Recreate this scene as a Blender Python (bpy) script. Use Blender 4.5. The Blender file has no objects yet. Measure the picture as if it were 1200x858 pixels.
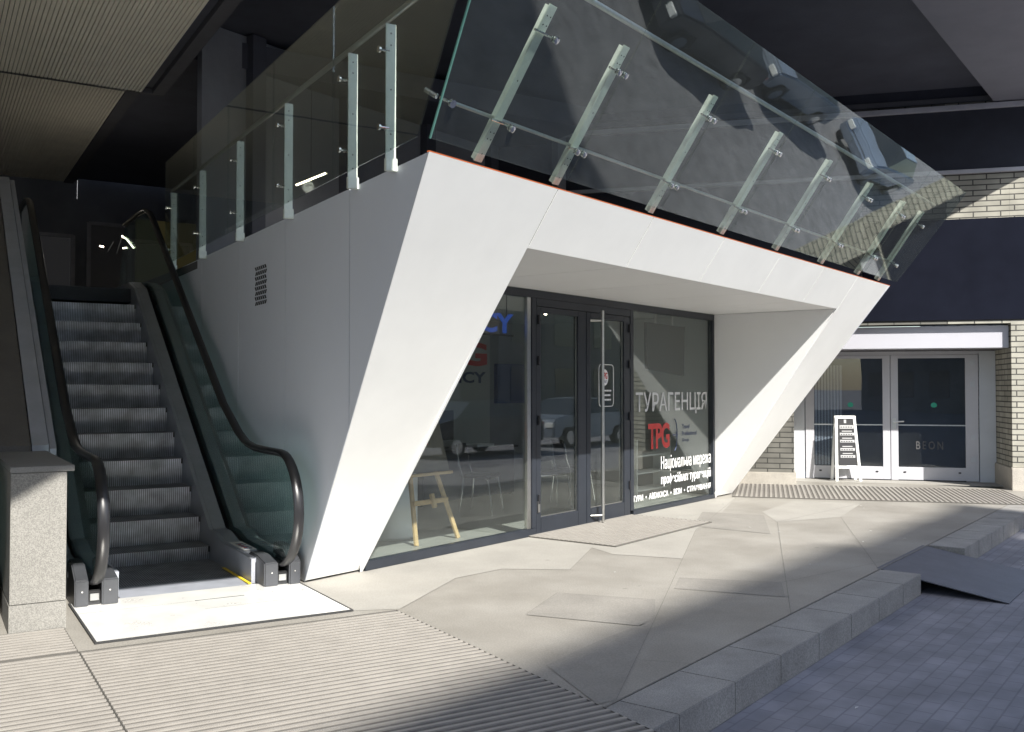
import bpy, math, random
from mathutils import Vector
random.seed(7)
R = math.radians
scene = bpy.context.scene
COL = scene.collection

# ---------------------------------------------------------------- camera, sky, sun
cam_d = bpy.data.cameras.new("camera"); cam = bpy.data.objects.new("camera", cam_d); COL.objects.link(cam)
cam.location = (0, 0, 1.6); cam.rotation_euler = (R(90 + 1.3188), 0, 0)
cam_d.sensor_width = 36; cam_d.lens = 1128.77 * 36 / 1200.0
cam_d.clip_end = 3000; scene.camera = cam

SUN_AZ, SUN_EL = 148.0, 44.0
world = bpy.data.worlds.new("World"); scene.world = world; world.use_nodes = True
wn = world.node_tree; bg = wn.nodes["Background"]
sky = wn.nodes.new("ShaderNodeTexSky"); sky.sky_type = 'NISHITA'; sky.sun_disc = False
sky.sun_elevation = R(SUN_EL); sky.sun_rotation = R(SUN_AZ); sky.air_density = 1.0; sky.dust_density = 1.2
wn.links.new(sky.outputs[0], bg.inputs[0]); bg.inputs[1].default_value = 0.115
sl = bpy.data.lights.new("sun", 'SUN'); sl.energy = 4.2; sl.angle = R(0.53); sl.color = (1.0, 0.965, 0.905)
sun = bpy.data.objects.new("sun", sl); COL.objects.link(sun)
_s = Vector((math.sin(R(SUN_AZ)) * math.cos(R(SUN_EL)), math.cos(R(SUN_AZ)) * math.cos(R(SUN_EL)), math.sin(R(SUN_EL))))
sun.rotation_euler = _s.to_track_quat('Z', 'Y').to_euler(); sun.location = _s * 60
vs = scene.view_settings; vs.view_transform = 'Standard'; vs.look = 'None'; vs.exposure = 1.30; vs.gamma = 1
vs.use_curve_mapping = False
scene.cycles.max_bounces = 10; scene.cycles.diffuse_bounces = 5; scene.cycles.glossy_bounces = 5
scene.cycles.transmission_bounces = 8; scene.cycles.transparent_max_bounces = 24
scene.cycles.sample_clamp_indirect = 12.0

# ---------------------------------------------------------------- frames
class Frame:
    def __init__(s, o, az):
        s.o = Vector(o); a = R(az); s.x = Vector((math.sin(a), math.cos(a), 0)); s.y = Vector((-s.x.y, s.x.x, 0)); s.rot = R(90 - az)
    def w(s, p): return s.o + s.x * p[0] + s.y * p[1] + Vector((0, 0, p[2]))
FOOT = (-1.7056, 7.9617, 0)
FF = Frame(FOOT, 37.0826)            # x along the shop front, y into the building (street is -y)
FC = Frame((0, 0, 0), 58.5746)       # x across the escalator, y up along it
FD = Frame((0, 0, 0), 104.8254)      # x along the brick wall to the right, y through it
FW = Frame((0, 0, 0), 90.0)

def ray(x, y):
    P = R(1.3188); f = 1128.77
    fw = Vector((0, math.cos(P), math.sin(P))); up = Vector((0, -math.sin(P), math.cos(P)))
    return fw + Vector((1, 0, 0)) * ((x - 600) / f) - up * ((y - 429) / f)
def ground(x, y, z=0.0):
    d = ray(x, y); return Vector((0, 0, 1.6)) + d * ((z - 1.6) / d.z)
def inF(p): q = p - FF.o; return (q.dot(FF.x), q.dot(FF.y), q.z)

# ---------------------------------------------------------------- materials
MATS = {}
def mat(name, col, rough=0.6, metal=0.0, noise=0.0, nscale=8.0, bump=0.0, bscale=60.0, emit=None, estr=0.0, spec=0.5, detail=6, tint=None, speck=0.0, speckscale=200.0, rnoise=0.0, spots=0.0, spotscale=1.6):
    m = bpy.data.materials.new(name); m.use_nodes = True; nt = m.node_tree; b = nt.nodes["Principled BSDF"]
    b.inputs['Base Color'].default_value = (*col, 1); b.inputs['Roughness'].default_value = rough
    b.inputs['Metallic'].default_value = metal; b.inputs['Specular IOR Level'].default_value = spec
    tc = nt.nodes.new("ShaderNodeTexCoord")
    last = None
    if noise > 0:
        n = nt.nodes.new("ShaderNodeTexNoise"); n.inputs['Scale'].default_value = nscale; n.inputs['Detail'].default_value = detail
        n.inputs['Roughness'].default_value = 0.62
        nt.links.new(tc.outputs['Object'], n.inputs['Vector'])
        r = nt.nodes.new("ShaderNodeValToRGB"); r.color_ramp.elements[0].position = 0.3; r.color_ramp.elements[1].position = 0.7
        t = tint or (1, 1, 1)
        r.color_ramp.elements[0].color = (*[max(0, c * (1 - noise) * tt) for c, tt in zip(col, t)], 1)
        r.color_ramp.elements[1].color = (*[min(1, c * (1 + noise)) for c in col], 1)
        nt.links.new(n.outputs['Fac'], r.inputs[0]); last = r.outputs[0]
        if rnoise > 0:
            mr = nt.nodes.new("ShaderNodeMapRange"); mr.inputs[1].default_value = 0.3; mr.inputs[2].default_value = 0.7
            mr.inputs[3].default_value = max(0.02, rough - rnoise); mr.inputs[4].default_value = rough + rnoise
            nt.links.new(n.outputs['Fac'], mr.inputs[0]); nt.links.new(mr.outputs[0], b.inputs['Roughness'])
    if speck > 0:
        v = nt.nodes.new("ShaderNodeTexNoise"); v.inputs['Scale'].default_value = speckscale; v.inputs['Detail'].default_value = 2
        nt.links.new(tc.outputs['Object'], v.inputs['Vector'])
        r2 = nt.nodes.new("ShaderNodeValToRGB"); r2.color_ramp.elements[0].position = 0.38; r2.color_ramp.elements[1].position = 0.62
        r2.color_ramp.elements[0].color = (1 - speck,) * 3 + (1,); r2.color_ramp.elements[1].color = (1 + speck * 0.5,) * 3 + (1,)
        nt.links.new(v.outputs['Fac'], r2.inputs[0])
        mx = nt.nodes.new("ShaderNodeMix"); mx.data_type = 'RGBA'; mx.blend_type = 'MULTIPLY'; mx.inputs[0].default_value = 1
        if last: nt.links.new(last, mx.inputs[6])
        else: mx.inputs[6].default_value = (*col, 1)
        nt.links.new(r2.outputs[0], mx.inputs[7]); last = mx.outputs[2]
    if spots > 0:      # gum and drip stains scattered over the surface
        vo = nt.nodes.new("ShaderNodeTexVoronoi"); vo.inputs['Scale'].default_value = spotscale; vo.inputs['Randomness'].default_value = 1.0
        wv = nt.nodes.new("ShaderNodeTexNoise"); wv.inputs['Scale'].default_value = 9; wv.inputs['Detail'].default_value = 3
        nt.links.new(tc.outputs['Object'], wv.inputs['Vector']); nt.links.new(tc.outputs['Object'], vo.inputs['Vector'])
        ad = nt.nodes.new("ShaderNodeMath"); ad.operation = 'MULTIPLY_ADD'; ad.inputs[1].default_value = 0.12
        nt.links.new(wv.outputs['Fac'], ad.inputs[0]); nt.links.new(vo.outputs['Distance'], ad.inputs[2])
        sr_ = nt.nodes.new("ShaderNodeMapRange"); sr_.inputs[1].default_value = 0.085; sr_.inputs[2].default_value = 0.115; sr_.inputs[3].default_value = 1 - spots; sr_.inputs[4].default_value = 1.0
        nt.links.new(ad.outputs[0], sr_.inputs[0])
        m4 = nt.nodes.new("ShaderNodeMix"); m4.data_type = 'RGBA'; m4.blend_type = 'MULTIPLY'; m4.inputs[0].default_value = 1
        if last: nt.links.new(last, m4.inputs[6])
        else: m4.inputs[6].default_value = (*col, 1)
        nt.links.new(sr_.outputs[0], m4.inputs[7]); last = m4.outputs[2]
    if last: nt.links.new(last, b.inputs['Base Color'])
    if bump > 0:
        n2 = nt.nodes.new("ShaderNodeTexNoise"); n2.inputs['Scale'].default_value = bscale; n2.inputs['Detail'].default_value = 4
        nt.links.new(tc.outputs['Object'], n2.inputs['Vector'])
        bp = nt.nodes.new("ShaderNodeBump"); bp.inputs['Strength'].default_value = bump; bp.inputs['Distance'].default_value = 0.01
        nt.links.new(n2.outputs['Fac'], bp.inputs['Height']); nt.links.new(bp.outputs[0], b.inputs['Normal'])
    if emit: b.inputs['Emission Color'].default_value = (*emit, 1); b.inputs['Emission Strength'].default_value = estr
    MATS[name] = m; return m

def glass(name, tint=(0.86, 0.92, 0.89), ior=1.5, rough=0.0, dust=0.0):
    m = bpy.data.materials.new(name); m.use_nodes = True; nt = m.node_tree; nt.nodes.remove(nt.nodes["Principled BSDF"])
    out = nt.nodes["Material Output"]
    tr = nt.nodes.new("ShaderNodeBsdfTransparent"); tr.inputs[0].default_value = (*tint, 1)
    gl = nt.nodes.new("ShaderNodeBsdfGlossy"); gl.inputs['Roughness'].default_value = rough; gl.inputs[0].default_value = (0.97, 1, 0.98, 1)
    fr = nt.nodes.new("ShaderNodeFresnel")
    geo = nt.nodes.new("ShaderNodeNewGeometry"); mr = nt.nodes.new("ShaderNodeMapRange")   # the far face of a sheet reflects like the near one
    mr.inputs[3].default_value = ior; mr.inputs[4].default_value = 1.0 / ior
    nt.links.new(geo.outputs['Backfacing'], mr.inputs[0]); nt.links.new(mr.outputs[0], fr.inputs[0])
    # smudges: a faint waviness of the reflection
    tc = nt.nodes.new("ShaderNodeTexCoord"); n = nt.nodes.new("ShaderNodeTexNoise"); n.inputs['Scale'].default_value = 1.3; n.inputs['Detail'].default_value = 1
    bp = nt.nodes.new("ShaderNodeBump"); bp.inputs['Strength'].default_value = 0.04; bp.inputs['Distance'].default_value = 0.02
    nt.links.new(tc.outputs['Object'], n.inputs['Vector']); nt.links.new(n.outputs['Fac'], bp.inputs['Height']); nt.links.new(bp.outputs[0], gl.inputs['Normal'])
    mx = nt.nodes.new("ShaderNodeMixShader")
    nt.links.new(fr.outputs[0], mx.inputs[0]); nt.links.new(tr.outputs[0], mx.inputs[1]); nt.links.new(gl.outputs[0], mx.inputs[2])
    if dust:
        df = nt.nodes.new("ShaderNodeBsdfDiffuse"); df.inputs[0].default_value = (0.75, 0.78, 0.74, 1)
        n3 = nt.nodes.new("ShaderNodeTexNoise"); n3.inputs['Scale'].default_value = 2.2; n3.inputs['Detail'].default_value = 7; nt.links.new(tc.outputs['Object'], n3.inputs['Vector'])
        m3 = nt.nodes.new("ShaderNodeMapRange"); m3.inputs[1].default_value = .3; m3.inputs[2].default_value = .7; m3.inputs[3].default_value = dust * .6; m3.inputs[4].default_value = dust * 1.3
        nt.links.new(n3.outputs['Fac'], m3.inputs[0]); mx2 = nt.nodes.new("ShaderNodeMixShader")
        nt.links.new(m3.outputs[0], mx2.inputs[0]); nt.links.new(mx.outputs[0], mx2.inputs[1]); nt.links.new(df.outputs[0], mx2.inputs[2]); mx = mx2
    nt.links.new(mx.outputs[0], out.inputs[0]); MATS[name] = m; return m

def brickmat(name, c1, c2, mortar, bw, bh, rot=None, ms=0.012, bump=0.6, rough=0.85, plane='xz', noise=0.25):
    m = bpy.data.materials.new(name); m.use_nodes = True; nt = m.node_tree; b = nt.nodes["Principled BSDF"]; b.inputs['Roughness'].default_value = rough
    tc = nt.nodes.new("ShaderNodeTexCoord"); sp = nt.nodes.new("ShaderNodeSeparateXYZ"); cb = nt.nodes.new("ShaderNodeCombineXYZ")
    nt.links.new(tc.outputs['Object'], sp.inputs[0])
    if plane == 'xz':   # walls: run along x + y so that returns are tiled too
        ad = nt.nodes.new("ShaderNodeMath"); ad.operation = 'ADD'
        nt.links.new(sp.outputs[0], ad.inputs[0]); nt.links.new(sp.outputs[1], ad.inputs[1])
        nt.links.new(ad.outputs[0], cb.inputs[0]); nt.links.new(sp.outputs[2], cb.inputs[1])
    else:
        nt.links.new(sp.outputs[0], cb.inputs[0]); nt.links.new(sp.outputs[1], cb.inputs[1])
    bt = nt.nodes.new("ShaderNodeTexBrick"); bt.inputs['Scale'].default_value = 1.0; bt.inputs['Brick Width'].default_value = bw; bt.inputs['Row Height'].default_value = bh
    bt.inputs['Mortar Size'].default_value = ms; bt.inputs['Mortar Smooth'].default_value = 0.15; bt.inputs['Bias'].default_value = 0.0
    bt.inputs['Color1'].default_value = (*c1, 1); bt.inputs['Color2'].default_value = (*c2, 1); bt.inputs['Mortar'].default_value = (*mortar, 1)
    nt.links.new(cb.outputs[0], bt.inputs['Vector'])
    n = nt.nodes.new("ShaderNodeTexNoise"); n.inputs['Scale'].default_value = 3.0; n.inputs['Detail'].default_value = 8; nt.links.new(tc.outputs['Object'], n.inputs['Vector'])
    r = nt.nodes.new("ShaderNodeValToRGB"); r.color_ramp.elements[0].position = 0.3; r.color_ramp.elements[1].position = 0.72
    r.color_ramp.elements[0].color = (1 - noise,) * 3 + (1,); r.color_ramp.elements[1].color = (1 + noise * 0.5,) * 3 + (1,)
    nt.links.new(n.outputs['Fac'], r.inputs[0])
    mx = nt.nodes.new("ShaderNodeMix"); mx.data_type = 'RGBA'; mx.blend_type = 'MULTIPLY'; mx.inputs[0].default_value = 1
    nt.links.new(bt.outputs['Color'], mx.inputs[6]); nt.links.new(r.outputs[0], mx.inputs[7]); nt.links.new(mx.outputs[2], b.inputs['Base Color'])
    inv = nt.nodes.new("ShaderNodeMath"); inv.operation = 'SUBTRACT'; inv.inputs[0].default_value = 1.0; nt.links.new(bt.outputs['Fac'], inv.inputs[1])
    bp = nt.nodes.new("ShaderNodeBump"); bp.inputs['Strength'].default_value = bump; bp.inputs['Distance'].default_value = 0.008
    nt.links.new(inv.outputs[0], bp.inputs['Height']); nt.links.new(bp.outputs[0], b.inputs['Normal'])
    MATS[name] = m; return m

def stripes(name, c1, c2, pitch, axis='X', rough=0.4, metal=0.6, bump=0.5):
    m = bpy.data.materials.new(name); m.use_nodes = True; nt = m.node_tree; b = nt.nodes["Principled BSDF"]; b.inputs['Roughness'].default_value = rough; b.inputs['Metallic'].default_value = metal
    tc = nt.nodes.new("ShaderNodeTexCoord"); w = nt.nodes.new("ShaderNodeTexWave"); w.wave_type = 'BANDS'; w.bands_direction = axis
    w.inputs['Scale'].default_value = 1.0 / pitch / 3.1831 * 1.0
    nt.links.new(tc.outputs['Object'], w.inputs['Vector'])
    n = nt.nodes.new("ShaderNodeTexNoise"); n.inputs['Scale'].default_value = 6; n.inputs['Detail'].default_value = 6; nt.links.new(tc.outputs['Object'], n.inputs['Vector'])
    r = nt.nodes.new("ShaderNodeValToRGB"); r.color_ramp.elements[0].position = 0.35; r.color_ramp.elements[1].position = 0.6
    r.color_ramp.elements[0].color = (*c1, 1); r.color_ramp.elements[1].color = (*c2, 1); nt.links.new(w.outputs['Fac'], r.inputs[0])
    r2 = nt.nodes.new("ShaderNodeValToRGB"); r2.color_ramp.elements[0].position = 0.3; r2.color_ramp.elements[1].position = 0.7
    r2.color_ramp.elements[0].color = (0.6, 0.6, 0.6, 1); r2.color_ramp.elements[1].color = (1.15, 1.15, 1.15, 1); nt.links.new(n.outputs['Fac'], r2.inputs[0])
    mx = nt.nodes.new("ShaderNodeMix"); mx.data_type = 'RGBA'; mx.blend_type = 'MULTIPLY'; mx.inputs[0].default_value = 1
    nt.links.new(r.outputs[0], mx.inputs[6]); nt.links.new(r2.outputs[0], mx.inputs[7]); nt.links.new(mx.outputs[2], b.inputs['Base Color'])
    bp = nt.nodes.new("ShaderNodeBump"); bp.inputs['Strength'].default_value = bump; bp.inputs['Distance'].default_value = 0.004
    nt.links.new(w.outputs['Fac'], bp.inputs['Height']); nt.links.new(bp.outputs[0], b.inputs['Normal'])
    MATS[name] = m; return m

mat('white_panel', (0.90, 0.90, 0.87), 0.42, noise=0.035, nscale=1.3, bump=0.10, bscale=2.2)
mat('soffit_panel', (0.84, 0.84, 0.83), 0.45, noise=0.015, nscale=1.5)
mat('shaded_panel', (0.66, 0.685, 0.74), 0.5, spec=0.3, noise=0.02, nscale=1.2, bump=0.02, bscale=3)  # white cladding in shade: the bluish shade is put into the colour
mat('joint_dark', (0.03, 0.03, 0.03), 0.8)
mat('gap_black', (0.004, 0.004, 0.004), 1.0, spec=0.0)
mat('orange_film', (0.75, 0.18, 0.05), 0.5)
mat('frame_dark', (0.022, 0.026, 0.034), 0.38, noise=0.1, nscale=5, bump=0.02, bscale=120)
mat('steel', (0.74, 0.78, 0.70), 0.45, metal=0.25, noise=0.12, nscale=9, rnoise=0.08)
mat('chrome', (0.78, 0.78, 0.76), 0.12, metal=1.0)
mat('brushed', (0.62, 0.62, 0.60), 0.28, metal=1.0, noise=0.06, nscale=20)
mat('pave', (0.245, 0.232, 0.207), 0.55, noise=0.20, nscale=1.1, detail=10, speck=0.16, speckscale=90, bump=0.12, bscale=40, tint=(1, .98, .95), spots=0.28, spotscale=2.1)
mat('pave_light', (0.292, 0.278, 0.249), 0.6, noise=0.10, nscale=1.8, detail=10, speck=0.12, speckscale=90, bump=0.1, bscale=40, spots=0.28, spotscale=2.1)
mat('pave_dark', (0.222, 0.209, 0.186), 0.62, noise=0.15, nscale=2.2, detail=10, speck=0.15, speckscale=90, bump=0.12, bscale=40, spots=0.28, spotscale=2.1)
mat('kerb_stone', (0.25, 0.24, 0.222), 0.7, noise=0.25, nscale=2.2, speck=0.25, speckscale=120, bump=0.2, bscale=60, spots=0.28, spotscale=2.1)
mat('joint_sand', (0.185, 0.175, 0.155), 0.9, noise=0.3, nscale=12)
mat('granite', (0.245, 0.236, 0.213), 0.6, noise=0.08, nscale=3, speck=0.30, speckscale=170, bump=0.08, bscale=120)
mat('granite_dark', (0.12, 0.11, 0.10), 0.5, noise=0.15, nscale=2, speck=0.3, speckscale=240)
mat('cap_stone', (0.23, 0.225, 0.21), 0.5, noise=0.1, nscale=2, speck=0.3, speckscale=240)
mat('rubber', (0.018, 0.018, 0.02), 0.33, noise=0.1, nscale=10)
mat('esc_metal', (0.40, 0.42, 0.47), 0.4, metal=0.35, noise=0.12, nscale=4, rnoise=0.06)
mat('esc_dark', (0.055, 0.058, 0.065), 0.45, metal=0.3, noise=0.15, nscale=5)
mat('esc_black', (0.02, 0.021, 0.024), 0.4, noise=0.15, nscale=6)
mat('plate_steel', (0.95, 0.93, 0.88), 0.32, metal=0.45, noise=0.08, nscale=2.5, bump=0.12, bscale=30, rnoise=0.08, detail=9)
mat('yellow', (0.70, 0.50, 0.03), 0.5)
mat('sticker', (0.7, 0.7, 0.68), 0.5)
mat('sticker_red', (0.55, 0.08, 0.05), 0.5)
mat('sticker_blue', (0.07, 0.09, 0.22), 0.5)
mat('alu_rail', (0.30, 0.28, 0.25), 0.5, metal=0.15, noise=0.08, nscale=5)
mat('border_dark', (0.09, 0.085, 0.075), 0.7)
mat('mat_insert', (0.125, 0.115, 0.102), 0.9, noise=0.2, nscale=10, bump=0.3, bscale=200)
mat('ceiling_rib', (0.95, 0.89, 0.73), 0.6, noise=0.05, nscale=3)
mat('slat_gap', (0.12, 0.11, 0.09), 0.9)
mat('ceiling_dark', (0.09, 0.095, 0.12), 0.7, noise=0.15, nscale=1.5)
mat('soffit_grey', (0.23, 0.23, 0.26), 0.85, noise=0.08, nscale=1.5, bump=0.1, bscale=50)
mat('beam_grey', (0.10, 0.10, 0.11), 0.7, noise=0.1, nscale=3)
mat('navy_board', (0.009, 0.0105, 0.018), 0.95, spec=0.05, noise=0.15, nscale=2)
mat('navy_render', (0.030, 0.033, 0.048), 0.8, noise=0.15, nscale=3)
mat('ledge', (0.48, 0.48, 0.52), 0.7, noise=0.12, nscale=4)
mat('sign_white', (0.45, 0.45, 0.49), 0.5, noise=0.02, nscale=2)
mat('door_white', (0.50, 0.50, 0.53), 0.4, noise=0.05, nscale=3)
mat('door_panel', (0.50, 0.52, 0.55), 0.35, noise=0.05, nscale=3)
mat('plinth', (0.42, 0.39, 0.34), 0.75, noise=0.12, nscale=5, speck=0.2, speckscale=150)
mat('dark_room', (0.26, 0.27, 0.30), 0.85, noise=0.2, nscale=1.0)
mat('room_wall', (0.40, 0.42, 0.41), 0.8, noise=0.04, nscale=1.5)
mat('room_floor', (0.33, 0.33, 0.30), 0.4, noise=0.08, nscale=2)
mat('logo_red', (0.55, 0.035, 0.03), 0.5)
mat('logo_blue', (0.03, 0.05, 0.12), 0.5)
mat('neon_blue', (0.02, 0.07, 0.35), 0.4, emit=(0.02, 0.09, 0.5), estr=0.18)
mat('letter_grey', (0.62, 0.62, 0.60), 0.6)
mat('letter_white', (0.88, 0.88, 0.86), 0.6)
mat('wood', (0.56, 0.40, 0.20), 0.5, noise=0.14, nscale=14, bump=0.05)
mat('board_brown', (0.20, 0.18, 0.14), 0.6, noise=0.1, nscale=3)
mat('black_plastic', (0.015, 0.015, 0.018), 0.4)
mat('screen_grey', (0.02, 0.021, 0.022), 0.5, noise=0.03, nscale=2)
mat('white_plastic', (0.8, 0.82, 0.81), 0.45)
mat('chalk', (0.02, 0.02, 0.022), 0.6)
mat('beon_grey', (0.07, 0.07, 0.072), 0.7)
mat('chalk_grey', (0.40, 0.40, 0.40), 0.7)
mat('ramp_metal', (0.12, 0.12, 0.135), 0.6, metal=0.2, noise=0.1, nscale=6, bump=0.2, bscale=150)
mat('car_paint_silver', (0.30, 0.35, 0.43), 0.2, metal=0.5)
mat('car_paint_dark', (0.03, 0.035, 0.05), 0.15, metal=0.4)
mat('car_paint_red', (0.40, 0.04, 0.05), 0.2, metal=0.3)
mat('car_glass', (0.02, 0.025, 0.03), 0.05)
mat('tyre', (0.02, 0.02, 0.02), 0.8)
mat('lamp_glow', (1, 0.9, 0.7), 0.5, emit=(1.0, 0.86, 0.62), estr=6.0)
mat('lamp_warm', (1, 0.8, 0.45), 0.5, emit=(1.0, 0.72, 0.32), estr=0.5)
mat('shop_yellow', (0.10, 0.085, 0.03), 0.8, emit=(.9, .8, .35), estr=0.006)  # faint glow added to brighten the dark hall
mat('shop_frame', (0.3, 0.3, 0.32), 0.7)
mat('shop_pale', (0.075, 0.07, 0.065), 0.8, emit=(.85, .85, .9), estr=0.006)  # glow added here too, to lift the black of the hall
mat('town_wall', (0.17, 0.15, 0.13), 0.85, noise=0.2, nscale=0.6)
mat('town_wall_pale', (0.15, 0.15, 0.15), 0.85, noise=0.1, nscale=0.8)
mat('green_dot', (0.02, 0.30, 0.20), 0.5)
mat('blind', (0.8, 0.82, 0.8), 0.7)
mat('terrace', (0.12, 0.12, 0.12), 0.8, noise=0.1, nscale=2)
mat('glass_edge', (0.16, 0.36, 0.30), 0.15, noise=0.1, nscale=5)
glass('glass_clear', (0.90, 0.935, 0.92), 1.52)
glass('glass_balustrade', (0.86, 0.91, 0.89), 1.55, dust=0.016)
glass('glass_shop', (0.86, 0.885, 0.88), 1.55, dust=0.012)
glass('glass_door_dark', (0.68, 0.71, 0.75), 1.6, dust=0.01)
glass('glass_escalator', (0.72, 0.83, 0.81), 1.5, dust=0.02)
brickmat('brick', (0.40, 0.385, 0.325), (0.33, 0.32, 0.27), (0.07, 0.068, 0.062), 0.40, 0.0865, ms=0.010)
brickmat('brick_grey_shade', (0.17, 0.165, 0.145), (0.14, 0.136, 0.12), (0.04, 0.04, 0.036), 0.40, 0.0865, ms=0.009)  # grey pier brick; over the doors it stands for shaded pale brick
brickmat('street_paver', (0.215, 0.21, 0.225), (0.19, 0.187, 0.203), (0.155, 0.15, 0.165), 0.20, 0.10, ms=0.005, plane='xy', bump=0.5, noise=0.30)
stripes('riser_metal', (0.36, 0.37, 0.41), (0.80, 0.83, 0.90), 0.019, 'X', 0.5, 0.1)
stripes('tread_metal', (0.12, 0.125, 0.14), (0.34, 0.36, 0.40), 0.019, 'X', 0.5, 0.3)

# ---------------------------------------------------------------- mesh helpers
class MB:
    def __init__(s): s.v = []; s.f = []; s.m = []
    def face(s, pts, m=0):
        n = len(s.v); s.v += [tuple(p) for p in pts]; s.f.append(list(range(n, n + len(pts)))); s.m.append(m); return s
    def box(s, x0, x1, y0, y1, z0, z1, m=0):
        n = len(s.v); s.v += [(x, y, z) for z in (z0, z1) for y in (y0, y1) for x in (x0, x1)]
        for q in ((0, 2, 3, 1), (4, 5, 7, 6), (0, 1, 5, 4), (2, 6, 7, 3), (0, 4, 6, 2), (1, 3, 7, 5)): s.f.append([n + i for i in q]); s.m.append(m)
        return s
    def prism(s, poly, vec, m=0, mside=None):
        n = len(s.v); k = len(poly); v = Vector(vec)
        s.v += [tuple(p) for p in poly] + [tuple(Vector(p) + v) for p in poly]
        s.f.append([n + i for i in range(k)][::-1]); s.m.append(m); s.f.append([n + k + i for i in range(k)]); s.m.append(m)
        for i in range(k):
            j = (i + 1) % k; s.f.append([n + i, n + j, n + k + j, n + k + i]); s.m.append(m if mside is None else mside)
        return s
    def tube(s, pts, r, k=10, m=0, closed=False, ry=None, up=None):
        pts = [Vector(p) for p in pts]; N = len(pts); rings = []
        prev = None
        for i, p in enumerate(pts):
            if closed: t = (pts[(i + 1) % N] - pts[i - 1])
            else: t = pts[min(i + 1, N - 1)] - pts[max(i - 1, 0)]
            t.normalize()
            a = Vector(up) if up else (prev if prev is not None else (Vector((0, 0, 1)) if abs(t.z) < 0.9 else Vector((1, 0, 0))))
            a = a - t * a.dot(t)
            if a.length < 1e-5: a = t.orthogonal()
            a.normalize(); prev = a; b = t.cross(a)
            n = len(s.v); rr = r[i] if isinstance(r, (list, tuple)) else r; r2 = rr if ry is None else ry
            s.v += [tuple(p + a * math.cos(2 * math.pi * j / k) * rr + b * math.sin(2 * math.pi * j / k) * r2) for j in range(k)]
            rings.append(n)
        for i in range(N if closed else N - 1):
            a0, b0 = rings[i], rings[(i + 1) % N]
            for j in range(k): s.f.append([a0 + j, a0 + (j + 1) % k, b0 + (j + 1) % k, b0 + j]); s.m.append(m)
        if not closed:
            s.f.append([rings[0] + j for j in range(k)][::-1]); s.m.append(m); s.f.append([rings[-1] + j for j in range(k)]); s.m.append(m)
        return s
    def cyl(s, a, b, r, k=14, m=0): return s.tube([a, b], r, k, m)
    def bar(s, a, b, w, h, up=(0, 0, 1), m=0):
        a = Vector(a); b = Vector(b); t = (b - a).normalized(); u = Vector(up); u = (u - t * u.dot(t)).normalized(); q = t.cross(u)
        poly = [a + q * (w / 2) + u * (h / 2), a - q * (w / 2) + u * (h / 2), a - q * (w / 2) - u * (h / 2), a + q * (w / 2) - u * (h / 2)]
        return s.prism(poly, b - a, m)
    def build(s, name, mats, parent=None, frame=FW, base=(0, 0, 0), bevel=0.0, smooth=False):
        if not isinstance(mats, (list, tuple)): mats = [mats]
        if parent is not None and 'fb' in parent: base = tuple(parent['fb'])
        me = bpy.data.meshes.new(name); bb = Vector(base)
        me.from_pydata([tuple(Vector(v) - bb) for v in s.v], [], s.f)
        for mm in mats: me.materials.append(MATS[mm])
        for p, mi in zip(me.polygons, s.m): p.material_index = mi; p.use_smooth = smooth
        me.update(); import bmesh
        bm = bmesh.new(); bm.from_mesh(me)
        if smooth: bmesh.ops.remove_doubles(bm, verts=bm.verts, dist=1e-5)
        bmesh.ops.recalc_face_normals(bm, faces=bm.faces)
        if bevel > 0:
            bmesh.ops.bevel(bm, geom=[e for e in bm.edges if len(e.link_faces) == 2 and e.calc_face_angle(0) > 0.5], offset=bevel, segments=2, affect='EDGES', clamp_overlap=True)
        bm.to_mesh(me); bm.free()
        if smooth:
            try: me.set_sharp_from_angle(angle=R(40))
            except Exception: pass
        o = bpy.data.objects.new(name, me); COL.objects.link(o)
        if parent is not None:
            o.parent = parent; o['fb'] = base
        else:
            o.location = frame.w(base); o.rotation_euler = (0, 0, frame.rot); o['fb'] = base
        return o

def thing(name, label, cat, frame, base=(0, 0, 0), group=None):
    o = bpy.data.objects.new(name, None); COL.objects.link(o); o.empty_display_size = 0.2
    o.location = frame.w(base); o.rotation_euler = (0, 0, frame.rot); o['fb'] = base
    o['label'] = label; o['category'] = cat
    if group: o['group'] = group
    return o
def tag(o, label, cat, group=None):
    o['label'] = label; o['category'] = cat
    if group: o['group'] = group
    return o
def struct(o): o['kind'] = 'structure'; return o
def copy_tree(o, parent=None):
    c = o.copy(); COL.objects.link(c)
    if parent is not None: c.parent = parent
    for ch in [x for x in bpy.data.objects if x.parent == o and x is not c]: copy_tree(ch, c)
    return c

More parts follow.
